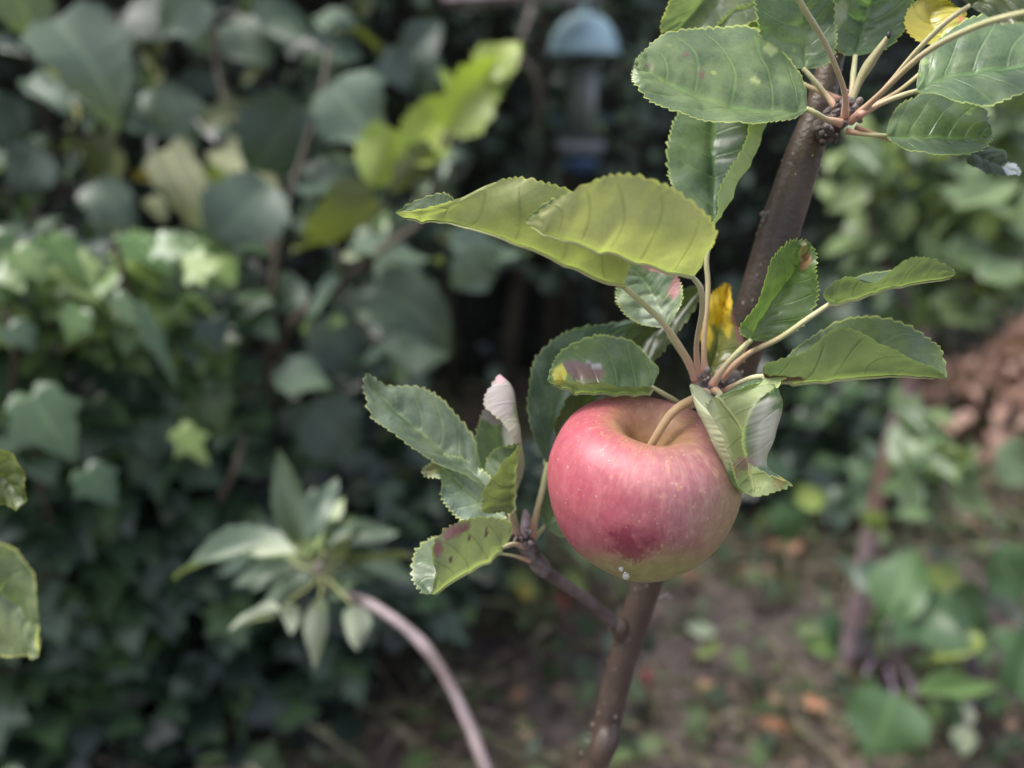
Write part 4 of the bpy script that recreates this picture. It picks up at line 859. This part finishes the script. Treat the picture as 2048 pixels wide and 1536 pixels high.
# ------------------------------------------------------------------ hazel bush
hz = empty('hazel_bush', ground_at(640, 1180), 'hazel bush with large rounded dark leaves and a few lime green ones', 'bush')
HZ = [ # base, tip, depth, width px, material, facing
 (110, 40, 240, 170, 1.0, 170, 'hz_grey', .6), (20, -40, 70, 70, 1.0, 130, 'hz_grey', .6), (250, 150, 170, 240, 1.12, 130, 'hz_dark', .7), (400, -10, 330, 60, 1.1, 110, 'hz_grey', .6), (360, 40, 440, 90, 1.15, 80, 'hz_grey', .5),
 (250, 30, 350, 30, 1.2, 120, 'hz_dark', .6), (600, 210, 510, 340, .98, 180, 'hz_dark', .7), (540, 370, 430, 490, .92, 170, 'hz_dark', .75), (300, 180, 370, 260, 1.2, 100, 'hz_grey', .5), (410, 260, 520, 190, 1.1, 60, 'hz_olive', .3),
 (660, 170, 760, 280, .98, 170, 'hz_grey', .6), (650, 60, 720, 130, 1.1, 110, 'hz_dark', .6), (660, 60, 760, 50, 1.1, 40, 'hz_olive', .3), (640, 30, 720, 90, 1.15, 100, 'hz_grey', .5), (600, 340, 720, 420, 1.0, 130, 'hz_dark', .6),
 (900, 260, 1000, 110, .95, 100, 'hz_lime', .75), (960, 150, 1040, 80, .95, 80, 'hz_lime', .75), (820, 330, 900, 180, .94, 110, 'hz_lime', .75), (790, 260, 740, 370, .93, 120, 'hz_lime', -.7), (870, 300, 780, 380, .93, 70, 'hz_olive', -.6),
 (930, 200, 900, 110, .96, 70, 'hz_lime', .7), (750, 390, 610, 470, .92, 120, 'hz_olive', -.7), (700, 450, 580, 520, .93, 60, 'hz_olive', -.6), (700, 500, 890, 510, .95, 75, 'hz_grey', .4), (900, 490, 1050, 520, 1.0, 110, 'hz_grey', .5), (930, 500, 980, 580, .98, 110, 'hz_grey', .6),
 (680, 560, 590, 650, .95, 50, 'hz_grey', .3), (750, 580, 900, 640, 1.05, 120, 'hz_dark', .6), (640, 640, 730, 740, 1.05, 120, 'hz_dark', .6), (560, 740, 660, 790, 1.0, 110, 'hz_grey', .5), (600, 560, 540, 620, 1.0, 80, 'hz_dark', .6), (480, 560, 400, 640, 1.02, 90, 'hz_dark', .6),
 (440, 300, 555, 390, 1.1, 90, 'hz_pale', .6), (330, 300, 400, 430, 1.15, 90, 'hz_pale', .5), (300, 320, 360, 370, 1.2, 50, 'yellow', .5), (270, 360, 330, 350, 1.2, 30, 'yellow', .5), (420, 330, 460, 400, 1.15, 50, 'hz_lime', .5), (120, 130, 200, 150, 1.15, 26, 'hz_lime', .4), (90, 130, 110, 180, 1.15, 30, 'hz_pale', .4),
 (60, 160, 130, 200, 1.1, 60, 'hz_grey', .5), (780, 700, 900, 720, 1.15, 120, 'hz_dark', .6), (620, 820, 720, 900, 1.1, 130, 'hz_dark', .7), (240, 300, 190, 420, 1.15, 130, 'hz_olive', .5), (180, 370, 260, 430, 1.1, 90, 'hz_dark', .6), (80, 300, 30, 390, 1.1, 110, 'hz_dark', .6),
 (530, 60, 610, 10, 1.2, 120, 'hz_dark', .6), (470, 40, 530, 130, 1.25, 110, 'hz_dark', .6), (820, 120, 880, 40, 1.25, 90, 'hz_dark', .5), (760, 120, 830, 160, 1.2, 90, 'hz_dark', .5), (360, 250, 330, 170, 1.2, 120, 'hz_grey', .4), (-40, 220, 60, 260, 1.1, 120, 'hz_dark', .6), (-120, 60, -30, 140, 1.1, 150, 'hz_grey', .6), (-150, 300, -40, 380, 1.0, 150, 'hz_dark', .6),
 (225, 140, 255, 160, 1.2, 22, 'hz_glint', .5), (140, 210, 165, 250, 1.2, 30, 'hz_glint', .5), (285, 250, 305, 285, 1.2, 26, 'hz_glint', .5), (470, 30, 500, 60, 1.25, 24, 'hz_glint', .5), (285, 100, 330, 160, 1.2, 30, 'hz_glint', .4), (395, 240, 430, 280, 1.2, 30, 'hz_glint', .4), (330, 60, 310, 110, 1.2, 24, 'hz_pale', .4), (300, 395, 330, 440, 1.15, 40, 'hz_pale', .4), (215, 440, 250, 480, 1.1, 24, 'hz_pale', .5),  # tiny pale leaves set here as painted sky glints
 (700, 640, 800, 600, 1.2, 110, 'hz_dark', .6), (420, 190, 380, 130, 1.25, 90, 'hz_dark', .5)]
for k in range(70):
    px = random.uniform(-150, 900); py = random.uniform(-120, 620); a_ = random.uniform(0, 6.28); L_ = random.uniform(50, 110)
    HZ.append((px, py, px + L_ * math.cos(a_), py + L_ * abs(math.sin(a_)), random.uniform(1.12, 1.55), L_ * random.uniform(.5, .9), random.choice(['hz_dark', 'hz_dark', 'hz_grey', 'hedge', 'hz_olive']), random.uniform(.2, .7)))
for k in range(150):  # unseen upper hazel leaves, added to shade the left bank
    px = random.uniform(-700, 1000); py = random.uniform(-1100, -140); d_ = random.uniform(.95, 1.5); a_ = random.uniform(0, 6.28)
    HZ.append((px, py, px + 130 * math.cos(a_), py + 130 * abs(math.sin(a_)), d_, 110, random.choice(['hz_dark', 'hz_grey']), random.uniform(.1, .5)))
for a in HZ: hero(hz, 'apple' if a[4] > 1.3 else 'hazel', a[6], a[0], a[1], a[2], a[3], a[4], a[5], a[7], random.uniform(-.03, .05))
for a in [[(660, 90, 1.05), (640, 200, 1.0), (600, 330, .98), (565, 450, .98), (545, 600, 1.0), (535, 760, 1.08), (560, 980, 1.25)], [(1010, 110, .97), (900, 250, .96), (850, 430, .96), (770, 495, .96), (690, 560, .98), (590, 640, 1.0), (548, 720, 1.08)],
          [(420, 0, 1.2), (440, 160, 1.18), (500, 330, 1.12), (545, 520, 1.05)], [(110, 20, 1.1), (130, 180, 1.15), (180, 330, 1.2), (260, 500, 1.2), (300, 800, 1.3)]]:
    link('stem', tube_mesh('stem', [P(*p) for p in a], list(np.linspace(.0028, .0075, len(a))), 10, 6, .08, 60), M['stem'], hz)

# small-leaved creeper threading through the hazel
cr = empty('creeper', ground_at(420, 1200), 'small-leaved creeper threading through the rounded hazel leaves', 'creeper')
for k in range(14):
    x0, y0 = random.uniform(-60, 880), random.uniform(-40, 640); pts = [(x0, y0, random.uniform(1.0, 1.3))]
    for j in range(3): pts.append((pts[-1][0] + random.uniform(-70, 70), pts[-1][1] + random.uniform(40, 110), pts[-1][2] + random.uniform(-.03, .05)))
    pw = [P(*p) for p in pts]; link('stem', tube_mesh('stem', pw, [.0022] * 4, 7, 4, .1, 80), M['stem'], cr)
    for j in range(17):
        B = crom(pw, random.random()) + rv(.012); s_ = random.uniform(.018, .045)
        put_leaf(cr, random.choice(['ivy', 'apple', 'small']), random.choice(['hz_grey', 'hedge', 'ivy', 'sap', 'hz_grey', 'ivy_bright']), B, rv(1) + Vector((0, 0, -.2)), (CAM - B).normalized() * .5 + Vector((0, 0, .7)) + rv(.6), s_)

# ------------------------------------------------------------------ low dark shrubs at the hedge foot
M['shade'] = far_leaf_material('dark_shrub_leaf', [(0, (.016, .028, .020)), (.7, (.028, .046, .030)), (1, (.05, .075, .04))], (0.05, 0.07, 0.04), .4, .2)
def shrub(label, pxr, pyr, dr, n, shapes, mats, massmat, gpx, gpy, size=(.04, .08), okf=None):
    r0 = empty('low_shrub', ground_at(gpx, gpy), label, 'shrub', 'low shrubs at the hedge foot'); its_ = []; k_ = 0
    for i in range(n):
        px = random.uniform(*pxr); py = random.uniform(*pyr); d = random.uniform(*dr) + .0006 * (1000 - py) + .1 * mnoise.noise(Vector((px / 120, py / 120, 5)))
        if okf and not okf(px, py): continue
        B = P(px, py, d)
        if B.z < .02: continue
        sz = random.uniform(*size); T = Vector((0, 0, -.3)) + rv(1); N = Vector((0, 0, .8)) + (CAM - B).normalized() * .5 + rv(.5)
        if random.random() < .35 and k_ < 160 and d < dr[0] * .45 + dr[1] * .55 + .1: put_leaf(r0, random.choice(shapes), random.choice(mats), B, T, N, sz); k_ += 1
        else: its_.append((random.choice(shapes), leaf_matrix(B, T, N, sz, sz), random.random() * .8))
    mass('foliage', r0, massmat, its_)
    for i in range(5):
        a = P(random.uniform(*pxr), random.uniform(*pyr), sum(dr) / 2); link('stem', tube_mesh('stem', [r0.location + rv(.03), (r0.location + a) / 2 + rv(.03), a], [.006, .004, .002], 7, 4), M['stem'], r0)
    return r0
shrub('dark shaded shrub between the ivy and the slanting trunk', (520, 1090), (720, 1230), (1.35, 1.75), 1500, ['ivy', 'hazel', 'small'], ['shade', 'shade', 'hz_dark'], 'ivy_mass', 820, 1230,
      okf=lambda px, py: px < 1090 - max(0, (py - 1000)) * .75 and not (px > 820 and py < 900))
shrub('dark green shrub behind the apple at the right', (1440, 1800), (560, 1010), (1.9, 2.4), 800, ['hazel', 'small', 'ivy'], ['hedge', 'plant', 'hz_dark'], 'ivy_mass', 1600, 1000, (.05, .10))
shrub('mixed green shrub behind the sapling at the right edge', (1640, 2250), (180, 600), (2.3, 2.9), 900, ['apple', 'small', 'hazel'], ['sap', 'hedge', 'plant'], 'weeds', 1900, 900, (.06, .11))

# ------------------------------------------------------------------ bird feeder
FD = 1.95; fc = P(1167, 112, FD); pxm = FD / F
feeder = empty('bird_feeder', fc, 'hanging tube bird feeder under a pale blue dome', 'bird feeder')
def lathe(name, prof, mat, parent, c, n=40):
    V = []; Fa = []
    for r, z in prof:
        for k in range(n): a = 2 * math.pi * k / n; V.append(c + Vector((r * math.cos(a), r * math.sin(a), z)))
    for i in range(len(prof) - 1):
        for k in range(n): k2 = (k + 1) % n; Fa.append((i * n + k, i * n + k2, (i + 1) * n + k2, (i + 1) * n + k))
    return link(name, mesh(name, V, Fa), mat, parent)
dmat = plain_material('pale_blue_plastic', (0.25, 0.39, 0.43), (0.30, 0.43, 0.46), 20, .4, .02, .5)
wr = 72 * pxm; dome = [(wr * 1.0, 0), (wr * 1.0, .004), (wr * .97, .02), (wr * .88, .048), (wr * .70, .074), (wr * .46, .090), (wr * .2, .097), (.004, .099), (0.0, .099)]
lathe('dome', [(wr * .90, .002)] + dome, dmat, feeder, fc)
lathe('finial', [(0, .115), (.008, .112), (.010, .104), (.006, .097)], dmat, feeder, fc, 16)
tm = NT('cloudy_tube'); b_ = tm.bsdf((0.09, 0.11, 0.09), .5, .3); b_.inputs['Transmission Weight'].default_value = .25; tm.l(b_.outputs[0], tm.out.inputs[0])
lathe('tube', [(0, -.002), (.036, -.002), (.036, -.22), (0, -.22)], tm.mat, feeder, fc, 28)
lathe('seed_fill', [(0, -.06), (.033, -.06), (.033, -.218), (0, -.218)], plain_material('seed', (.16, .14, .10), (.24, .21, .16), 200), feeder, fc, 20)
lathe('tray', [(0, -.226), (.05, -.226), (.062, -.205), (.066, -.205), (.058, -.238), (0, -.242)], plain_material('grey_plastic', (.10, .12, .12), (.14, .15, .16), 30, .5), feeder, fc, 28)
bl = plain_material('blue_plastic', (.02, .05, .10), (.03, .07, .14), 30, .35)
lathe('base_cap', [(0, -.242), (.045, -.243), (.042, -.275), (.02, -.285), (0, -.287)], bl, feeder, fc, 24)
for k in range(2):
    a = k * math.pi; c_ = fc + Vector((math.cos(a) * .036, math.sin(a) * .036, -.15))
    link('perch', tube_mesh('perch', [c_, c_ + Vector((math.cos(a) * .05, math.sin(a) * .05, 0))], [.004, .004], 8, 2), bl, feeder)
wm = plain_material('wire', (.35, .35, .38), (.45, .45, .48), 30, .4)
for s in (-1, 1):
    link('hanging_wire', tube_mesh('hanging_wire', [fc + Vector((s * .030, 0, .090)), fc + Vector((s * .026, 0, .30)), fc + Vector((s * .004, 0, .75))], [.0022] * 3, 8, 4), wm, feeder)

# cane and plank up behind the hedge leaves
cane = tube_mesh('dead_branch', [P(1085, -60, 2.0), P(1050, 55, 1.9), P(1030, 100, 1.9), P(1055, 128, 1.9), P(1075, 165, 1.95), P(1080, 260, 2.2)], [.003, .0045, .006, .0045, .004, .003], 10, 5, .05, 60)
tag(link('dead_branch', cane, plain_material('bare_wood', (.34, .24, .22), (.42, .32, .30), 40)), 'bare pinkish dead branch left of the bird feeder', 'branch')
pm_ = mesh('weathered_plank', [P(885, -1, 1.75) + Vector(v) for v in [(0, 0, 0), (.34, 0, .02), (.34, .12, .02), (0, .12, 0), (0, 0, .03), (.34, 0, .05), (.34, .12, .05), (0, .12, .03)]],
           [(0, 3, 2, 1), (4, 5, 6, 7), (0, 1, 5, 4), (1, 2, 6, 5), (2, 3, 7, 6), (3, 0, 4, 7)], False)
tag(link('weathered_plank', pm_, plain_material('pale_weathered_wood', (.52, .44, .46), (.62, .55, .56), 30)), 'pale weathered plank at the top edge above the hedge', 'plank')

# ------------------------------------------------------------------ sapling on the right, further back
gb = ground_at(1690, 1352); db = (gb - CAM).dot(FW)
sap = empty('apple_sapling', gb, 'leafy apple sapling with plum grey stem standing behind at the right', 'sapling')
link('trunk', tube_mesh('trunk', [gb - Vector((0, 0, .03)), P(1712, 1220, db - .02), P(1738, 1080, db - .04), P(1772, 930, db - .06), P(1812, 790, db - .08), P(1850, 660, db - .10), P(1880, 520, db - .12), P(1900, 360, db - .14), P(1925, 120, db - .15)],
     [.020, .016, .016, .0165, .0165, .015, .012, .009, .005], 14, 8, .06, 30), M['plum'], sap)
brs = [[(1850, 660, db - .1), (1790, 560, db - .1), (1742, 450, db - .1), (1735, 330, db - .1)], [(1870, 560, db - .12), (1940, 480, db - .2), (2010, 430, db - .25)], [(1890, 440, db - .12), (1830, 360, db - .2), (1770, 330, db - .22)],
       [(1850, 650, db - .1), (1930, 570, db - .2), (2050, 520, db - .3)], [(1905, 330, db - .14), (1980, 280, db - .2), (2050, 230, db - .25)], [(1800, 840, db - .08), (1850, 900, db - .2), (1900, 990, db - .25)]]
for bq in brs: link('branch', tube_mesh('branch', [P(*p) for p in bq], list(np.linspace(.008, .003, len(bq))), 8, 5, .06, 60), M['plum'], sap)
for bq in brs + [[(1860, 600, db - .1), (1900, 360, db - .14), (1925, 130, db - .14)]] * 2:
    pts = [P(*p) for p in bq]
    for k in range(30):
        u = random.uniform(.2, 1); B = crom(pts, u) + rv(.05); T = rv(1) + Vector((0, 0, .1)); N = Vector((0, 0, .8)) + (CAM - B).normalized() * .6 + rv(.5)
        put_leaf(sap, 'apple', 'sap', B, T, N, random.uniform(.055, .095))
for a in [(1840, 930, 1970, 1040, 1.3, 110, 'sap', .5), (1790, 930, 1870, 820, 1.3, 100, 'sap', .6), (1990, 900, 2060, 960, 1.25, 120, 'sap', .6), (1560, 1010, 1600, 1090, 1.45, 90, 'plant', .6), (1740, 1020, 1760, 1070, 1.35, 50, 'plant_lime', .6), (1590, 1000, 1660, 990, 1.45, 60, 'plant_lime', .6),
          (1800, 360, 1870, 420, 1.3, 90, 'sap', .6), (1700, 290, 1760, 370, 1.4, 90, 'sap', .6), (1910, 420, 2040, 380, 1.2, 80, 'sap', .5), (1900, 520, 1980, 500, 1.25, 90, 'sap', .6), (1960, 560, 2048, 520, 1.2, 90, 'sap', .6), (1880, 590, 1950, 640, 1.3, 90, 'sap', .6), (1960, 430, 1990, 480, 1.2, 60, 'plant_lime', .6)]:
    hero(sap, 'apple', a[6], a[0], a[1], a[2], a[3], a[4], a[5], a[7])

# ------------------------------------------------------------------ broad-leaved plants bottom right
def rosette(cpx, cpy, label, leaves, stalk='purple'):
    g = ground_at(cpx, cpy); root_ = empty('broad_leaved_plant', g, label, 'plant', 'broad-leaved plants at the lower right')
    for (bx, by, tx, ty, d, w, mt, fc_) in leaves:
        lf = hero(root_, 'hazel' if w > 125 else 'apple', mt, bx, by, tx, ty, d, w, fc_)
        b_ = P(bx, by, d); m_ = (g + b_) / 2 + Vector((random.uniform(-.01, .01), 0, .03))
        sk = link('stalk', tube_mesh('stalk', [g + rv(.008), m_, b_], [.0042, .0034, .0026], 8, 5), M[stalk], root_)
    for k in range(14 if stalk == 'purple' else 3):
        T = rv(1) + Vector((0, 0, .3)); B = g + Vector((random.uniform(-.16, .16), random.uniform(-.12, .12), random.uniform(.02, .26)))
        put_leaf(root_, 'apple', random.choice(['plant', 'plant', 'sap', 'hz_dark']), B, T, Vector((0, -.5, .8)) + rv(.5), random.uniform(.05, .09))
    return root_
rosette(1775, 1340, 'broad-leaved plant with purple stalks beside the sapling stem', [(1780, 1240, 1830, 1090, 1.25, 120, 'plant', .6), (1850, 1290, 1870, 1190, 1.22, 130, 'plant', .6), (1790, 1390, 1745, 1510, 1.15, 140, 'plant', .55), (1640, 1230, 1700, 1290, 1.35, 70, 'plant', .5), (1680, 1310, 1600, 1290, 1.38, 60, 'plant', .5), (1830, 1390, 2000, 1385, 1.18, 55, 'plant', .45), (1730, 1350, 1740, 1400, 1.3, 40, 'plant', .5)])
rosette(1950, 1400, 'broad-leaved plant with yellowing leaf at the right edge', [(1900, 1180, 1990, 1280, 1.22, 110, 'plant', .6), (1960, 1270, 1870, 1310, 1.2, 60, 'plant_lime', .5), (1990, 1090, 2050, 1210, 1.15, 110, 'plant', .6), (2040, 1400, 2060, 1260, 1.1, 90, 'plant', .5), (1930, 1170, 1850, 1140, 1.3, 80, 'plant_lime', .5), (2060, 1330, 2000, 1260, 1.15, 100, 'plant', .6), (1940, 1450, 1915, 1400, 1.12, 26, 'silver', .4), (1935, 1450, 1920, 1515, 1.12, 46, 'silver', .6)])
rosette(1400, 1330, 'small pale leaved seedling on the ground right of the trunk', [(1430, 1270, 1370, 1250, 1.35, 34, 'silver', .5), (1440, 1290, 1390, 1310, 1.35, 26, 'plant_lime', .6)], 'green_stem')
rosette(1100, 1260, 'weed with yellow tinted leaf below the side twig', [(1010, 1150, 1085, 1190, 1.5, 50, 'plant_lime', .5), (1040, 1170, 1060, 1200, 1.48, 30, 'yellow', .5), (920, 1200, 950, 1250, 1.4, 40, 'plant', .5), (1130, 1150, 1170, 1190, 1.6, 46, 'plant_lime', .5)], 'green_stem')

# ------------------------------------------------------------------ bent shoot in the middle distance
shoot = empty('bent_shoot', P(1040, 1700, 0.59), 'bent mauve apple shoot ending in a tuft of grey green leaves', 'shoot')
link('stem', tube_mesh('stem', [P(1040, 1700, 0.56), P(975, 1545, 0.56), P(940, 1455, 0.58), P(898, 1365, 0.59), P(848, 1292, 0.60), P(790, 1240, 0.61), P(730, 1205, 0.63), P(690, 1192, 0.64), P(650, 1165, 0.65), P(635, 1125, 0.65)], [.0050, .0047, .0050, .0043, .0048, .0040, .0046, .0040, .0050, .004], 14, 8, .11, 90), M['mauve'], shoot)
for a in [(600, 1090, 555, 900, 0.68, 60, 'greyleaf', 0.64), (615, 1080, 665, 950, 0.64, 55, 'greyleaf', 0.64), (650, 1090, 715, 1035, 0.67, 40, 'greyleaf', .4), (640, 1080, 780, 1050, 0.72, 50, 'greyleaf', 0.64), (580, 1085, 330, 1112, 0.64, 70, 'greyleaf', .25), (590, 1110, 475, 1090, 0.60, 46, 'silver', .4),
          (590, 1130, 455, 1160, 0.67, 46, 'greyleaf', 0.64), (690, 1130, 830, 1100, 0.67, 40, 'hz_olive', -.4), (660, 1120, 700, 1070, 0.63, 34, 'hz_olive', -0.64), (640, 1195, 627, 1332, 0.60, 44, 'silver', -.7), (705, 1210, 712, 1305, 0.60, 54, 'silver', -.7), (560, 1220, 468, 1242, 0.60, 36, 'silver', -.6), (575, 1205, 590, 1255, 0.59, 40, 'silver', -.6),
          (610, 1100, 580, 1000, 0.72, 60, 'greyleaf', .6), (700, 1100, 820, 1150, 0.72, 50, 'greyleaf', 0.64), (620, 1150, 520, 1200, 0.69, 50, 'greyleaf', 0.64), (660, 1190, 720, 1170, 0.64, 40, 'greyleaf', 0.64), (560, 1100, 500, 1180, 0.70, 60, 'hz_dark', 0.64), (570, 1050, 420, 1150, 0.74, 70, 'hz_dark', .6)]:
    hero(shoot, 'apple', a[6], a[0], a[1], a[2], a[3], a[4], a[5] * 1.12, a[7], random.uniform(-.02, .02))
    b_ = P(a[0], a[1], a[4]); link('petiole', tube_mesh('petiole', [P(645, 1150, 0.65), (P(645, 1150, 0.65) + b_) / 2 + rv(.004), b_], [.0014, .0012, .0010], 8, 4), M['green_stem'], shoot)

for k in range(16):
    a_ = random.uniform(-.5, 3.6); L_ = random.uniform(70, 150); d_ = random.uniform(.66, .78); bx = 635 + random.uniform(-45, 45); by = 1125 + random.uniform(-50, 40)
    hero(shoot, 'apple', random.choice(['greyleaf', 'greyleaf', 'sap', 'hz_dark']), bx, by, bx + L_ * math.cos(a_), by - L_ * .8 * math.sin(a_), d_, L_ * .42, random.uniform(.2, .6))

# ------------------------------------------------------------------ leaf poking in at the left edge, close by
near = empty('leafy_branch', P(-140, 1250, .24), 'pale green leaves reaching in at the left edge close to the camera', 'branch')
link('stem', tube_mesh('stem', [P(-190, 1600, .24), P(-150, 1300, .24), P(-130, 1000, .24), P(-120, 800, .24)], [.003, .003, .0025, .002], 10, 6, .05, 100), M['mauve'], near)
rail_leaf(near, {-1: [(-110, 1180, -7), (-60, 1095, -7.2), (10, 1088, -7.3), (58, 1140, -7.2), (78, 1230, -7.0), (78, 1312, -6.8)], 0: [(-112, 1190, -6.8), (-60, 1180, -6.6), (0, 1190, -6.5), (40, 1225, -6.5), (62, 1270, -6.6), (77, 1313, -6.8)],
                 1: [(-110, 1200, -6.6), (-70, 1270, -6.4), (-10, 1305, -6.3), (30, 1308, -6.4), (55, 1312, -6.6), (76, 1314, -6.8)]}, [(-140, 1220, -5), (-125, 1200, -6)], (2.0, 1.85, 1.7), teeth=20, tooth=.0006)
rail_leaf(near, {-1: [(-90, 920, -5), (-40, 890, -5), (20, 905, -5), (47, 950, -5), (40, 1015, -5)], 0: [(-92, 925, -4.8), (-40, 940, -4.7), (0, 955, -4.6), (24, 980, -4.7), (38, 1016, -5)], 1: [(-90, 930, -4.6), (-50, 985, -4.4), (-10, 1005, -4.4), (15, 1010, -4.6), (37, 1018, -5)]},
          [(-128, 980, -4.5), (-110, 940, -4.8)], (1.2, 1.15, .6), teeth=18, tooth=.0006)

# ------------------------------------------------------------------ ground litter, dry grass, low weeds, fallen leaves
items = []; gitems = []; witems = []
for i in range(5200):
    x = random.uniform(-1.6, 3.0); y = random.uniform(.7, 4.6); z = ground_h(x, y) + random.uniform(.002, .015)
    s = random.uniform(.02, .06)
    items.append(('small', leaf_matrix(Vector((x, y, z)), Vector((random.uniform(-1, 1), random.uniform(-1, 1), random.uniform(-.1, .25))), Vector((0, 0, 1)) + rv(.5), s, s * random.uniform(.6, 1.2)), random.random()))
for i in range(11000):
    x = random.uniform(-1.2, 2.6); y = random.uniform(.8, 3.6)
    if mnoise.noise(Vector((x * 2.5, y * 2.5, 7))) < -.15: continue
    s = random.uniform(.05, .16); a = random.uniform(0, 6.28); lay = random.random()
    gitems.append(('long', leaf_matrix(Vector((x, y, ground_h(x, y))), Vector((math.cos(a), math.sin(a), random.uniform(.05, .9) if lay < .8 else 1.5)), Vector((0, 0, 1)) + rv(.4), s, .012), random.random()))
for i in range(6500):
    x = random.uniform(-1.6, 3.0); y = random.uniform(.9, 4.4)
    if mnoise.noise(Vector((x * 1.7, y * 1.7, 3))) + .35 * (x > .55) + .3 * (x < -.1) < -.10: continue
    s = random.uniform(.02, .055)
    witems.append((random.choice(['small', 'ivy', 'small']), leaf_matrix(Vector((x, y, ground_h(x, y) + random.uniform(.01, .10))), rv(1), Vector((0, 0, 1)) + rv(.5), s, s), random.random()))
tag(mass('leaf_litter', None, 'litter', items), 'brown leaf litter scattered over the garden soil', 'leaf litter')
tag(mass('dry_grass', None, 'grass', gitems), 'straw coloured dry grass blades on the soil', 'grass')
tag(mass('low_weeds', None, 'weeds', witems), 'low green weeds growing over the soil', 'weeds')
def fallen(px, py, mat, wpx, ang, label):
    g = ground_at(px, py); d = (g - CAM).dot(FW); L = wpx / F * d
    o = bpy.data.objects.new('fallen_leaf', variant(random.choice(['apple', 'hazel']), random.randrange(9), mat)); C.objects.link(o)
    o.matrix_basis = leaf_matrix(g + Vector((0, 0, .022)), Vector((math.cos(ang), math.sin(ang), .15)), Vector((0, -.35, 1)) + rv(.25), L, L * .95)
    tag(o, label, 'fallen leaf', 'fallen leaves on the ground')
for px, py, mat, w, an, lab in [
    (1545, 1490, 'dry_orange', 75, .9, 'orange fallen leaf near the bottom edge, left of the broad-leaved plant'),
    (1098, 1222, 'dry_red', 50, .2, 'pinkish red fallen leaf just left of the side twig'),
    (1290, 1385, 'dry_red', 45, 1.4, 'dark red fallen leaf right of the lower trunk'),
    (1262, 1420, 'dry_orange', 50, 1.0, 'tan orange fallen leaf touching the lower trunk in view'),
    (1640, 1030, 'dry', 50, .3, 'tan fallen leaf right of the curled leaf'),
    (1600, 1120, 'dry', 70, 2.6, 'pale brown fallen leaf between apple and sapling stem'),
    (1360, 1165, 'dry', 40, .4, 'pale pink fallen leaf at the apple’s lower right'),
    (1470, 1165, 'dry', 40, .4, 'small pale pink fallen leaf midway from apple to sapling'),
    (1840, 1000, 'dry_orange', 44, .7, 'small orange fallen leaf behind the sapling stem'),
    (2010, 890, 'dry', 70, .1, 'pinkish fallen leaf at the right edge'),
    (1930, 1060, 'dry', 40, .1, 'little brown fallen leaf near the right edge'),
    (770, 1290, 'yellow', 50, .5, 'yellow fallen leaf above the bent shoot'),
    (90, 1420, 'dry_red', 100, .6, 'deep red leaf at the lower left under the ivy'),
    (420, 1500, 'dry_orange', 60, .6, 'rusty fallen leaf at the bottom among the ivy'),
    (1060, 1500, 'dry', 60, 2.0, 'pinkish tan fallen leaf between bent shoot and trunk'),
    (1020, 1420, 'dry', 50, .4, 'brown fallen leaf beside the bent shoot'),
    (1440, 1420, 'dry', 60, 2.2, 'grey brown fallen leaf in the middle of the bare soil'),
    (1650, 1440, 'dry', 50, 2.2, 'brown fallen leaf against the broad-leaved plant'),
    (1880, 1330, 'dry', 40, 1.2, 'brown fallen leaf between the two broad-leaved plants')]:
    fallen(px, py, mat, w, an, lab)
items = []
c0 = ground_at(2085, 880)
M['rust'] = far_leaf_material('rusty_leaves', [(0, (.22, .13, .10)), (.5, (.40, .24, .19)), (1, (.54, .38, .32))], (0.42, 0.28, 0.23), .75, .15, True)
for i in range(900):
    r = abs(random.gauss(0, .22)); a = random.uniform(0, 6.28); x = c0.x + r * math.cos(a) * 1.3; y = c0.y + r * math.sin(a)
    z = ground_h(x, y) + .46 * math.exp(-(r / .28) ** 2) * random.uniform(.5, 1.0) + .01; s = random.uniform(.04, .10)
    items.append(('small', leaf_matrix(Vector((x, y, z)), rv(1), Vector((0, -.3, 1)) + rv(.6), s, s), random.random()))
tag(mass('dry_leaf_heap', None, 'rust', items), 'heap of rust coloured dry leaves at the right edge behind', 'leaf heap')
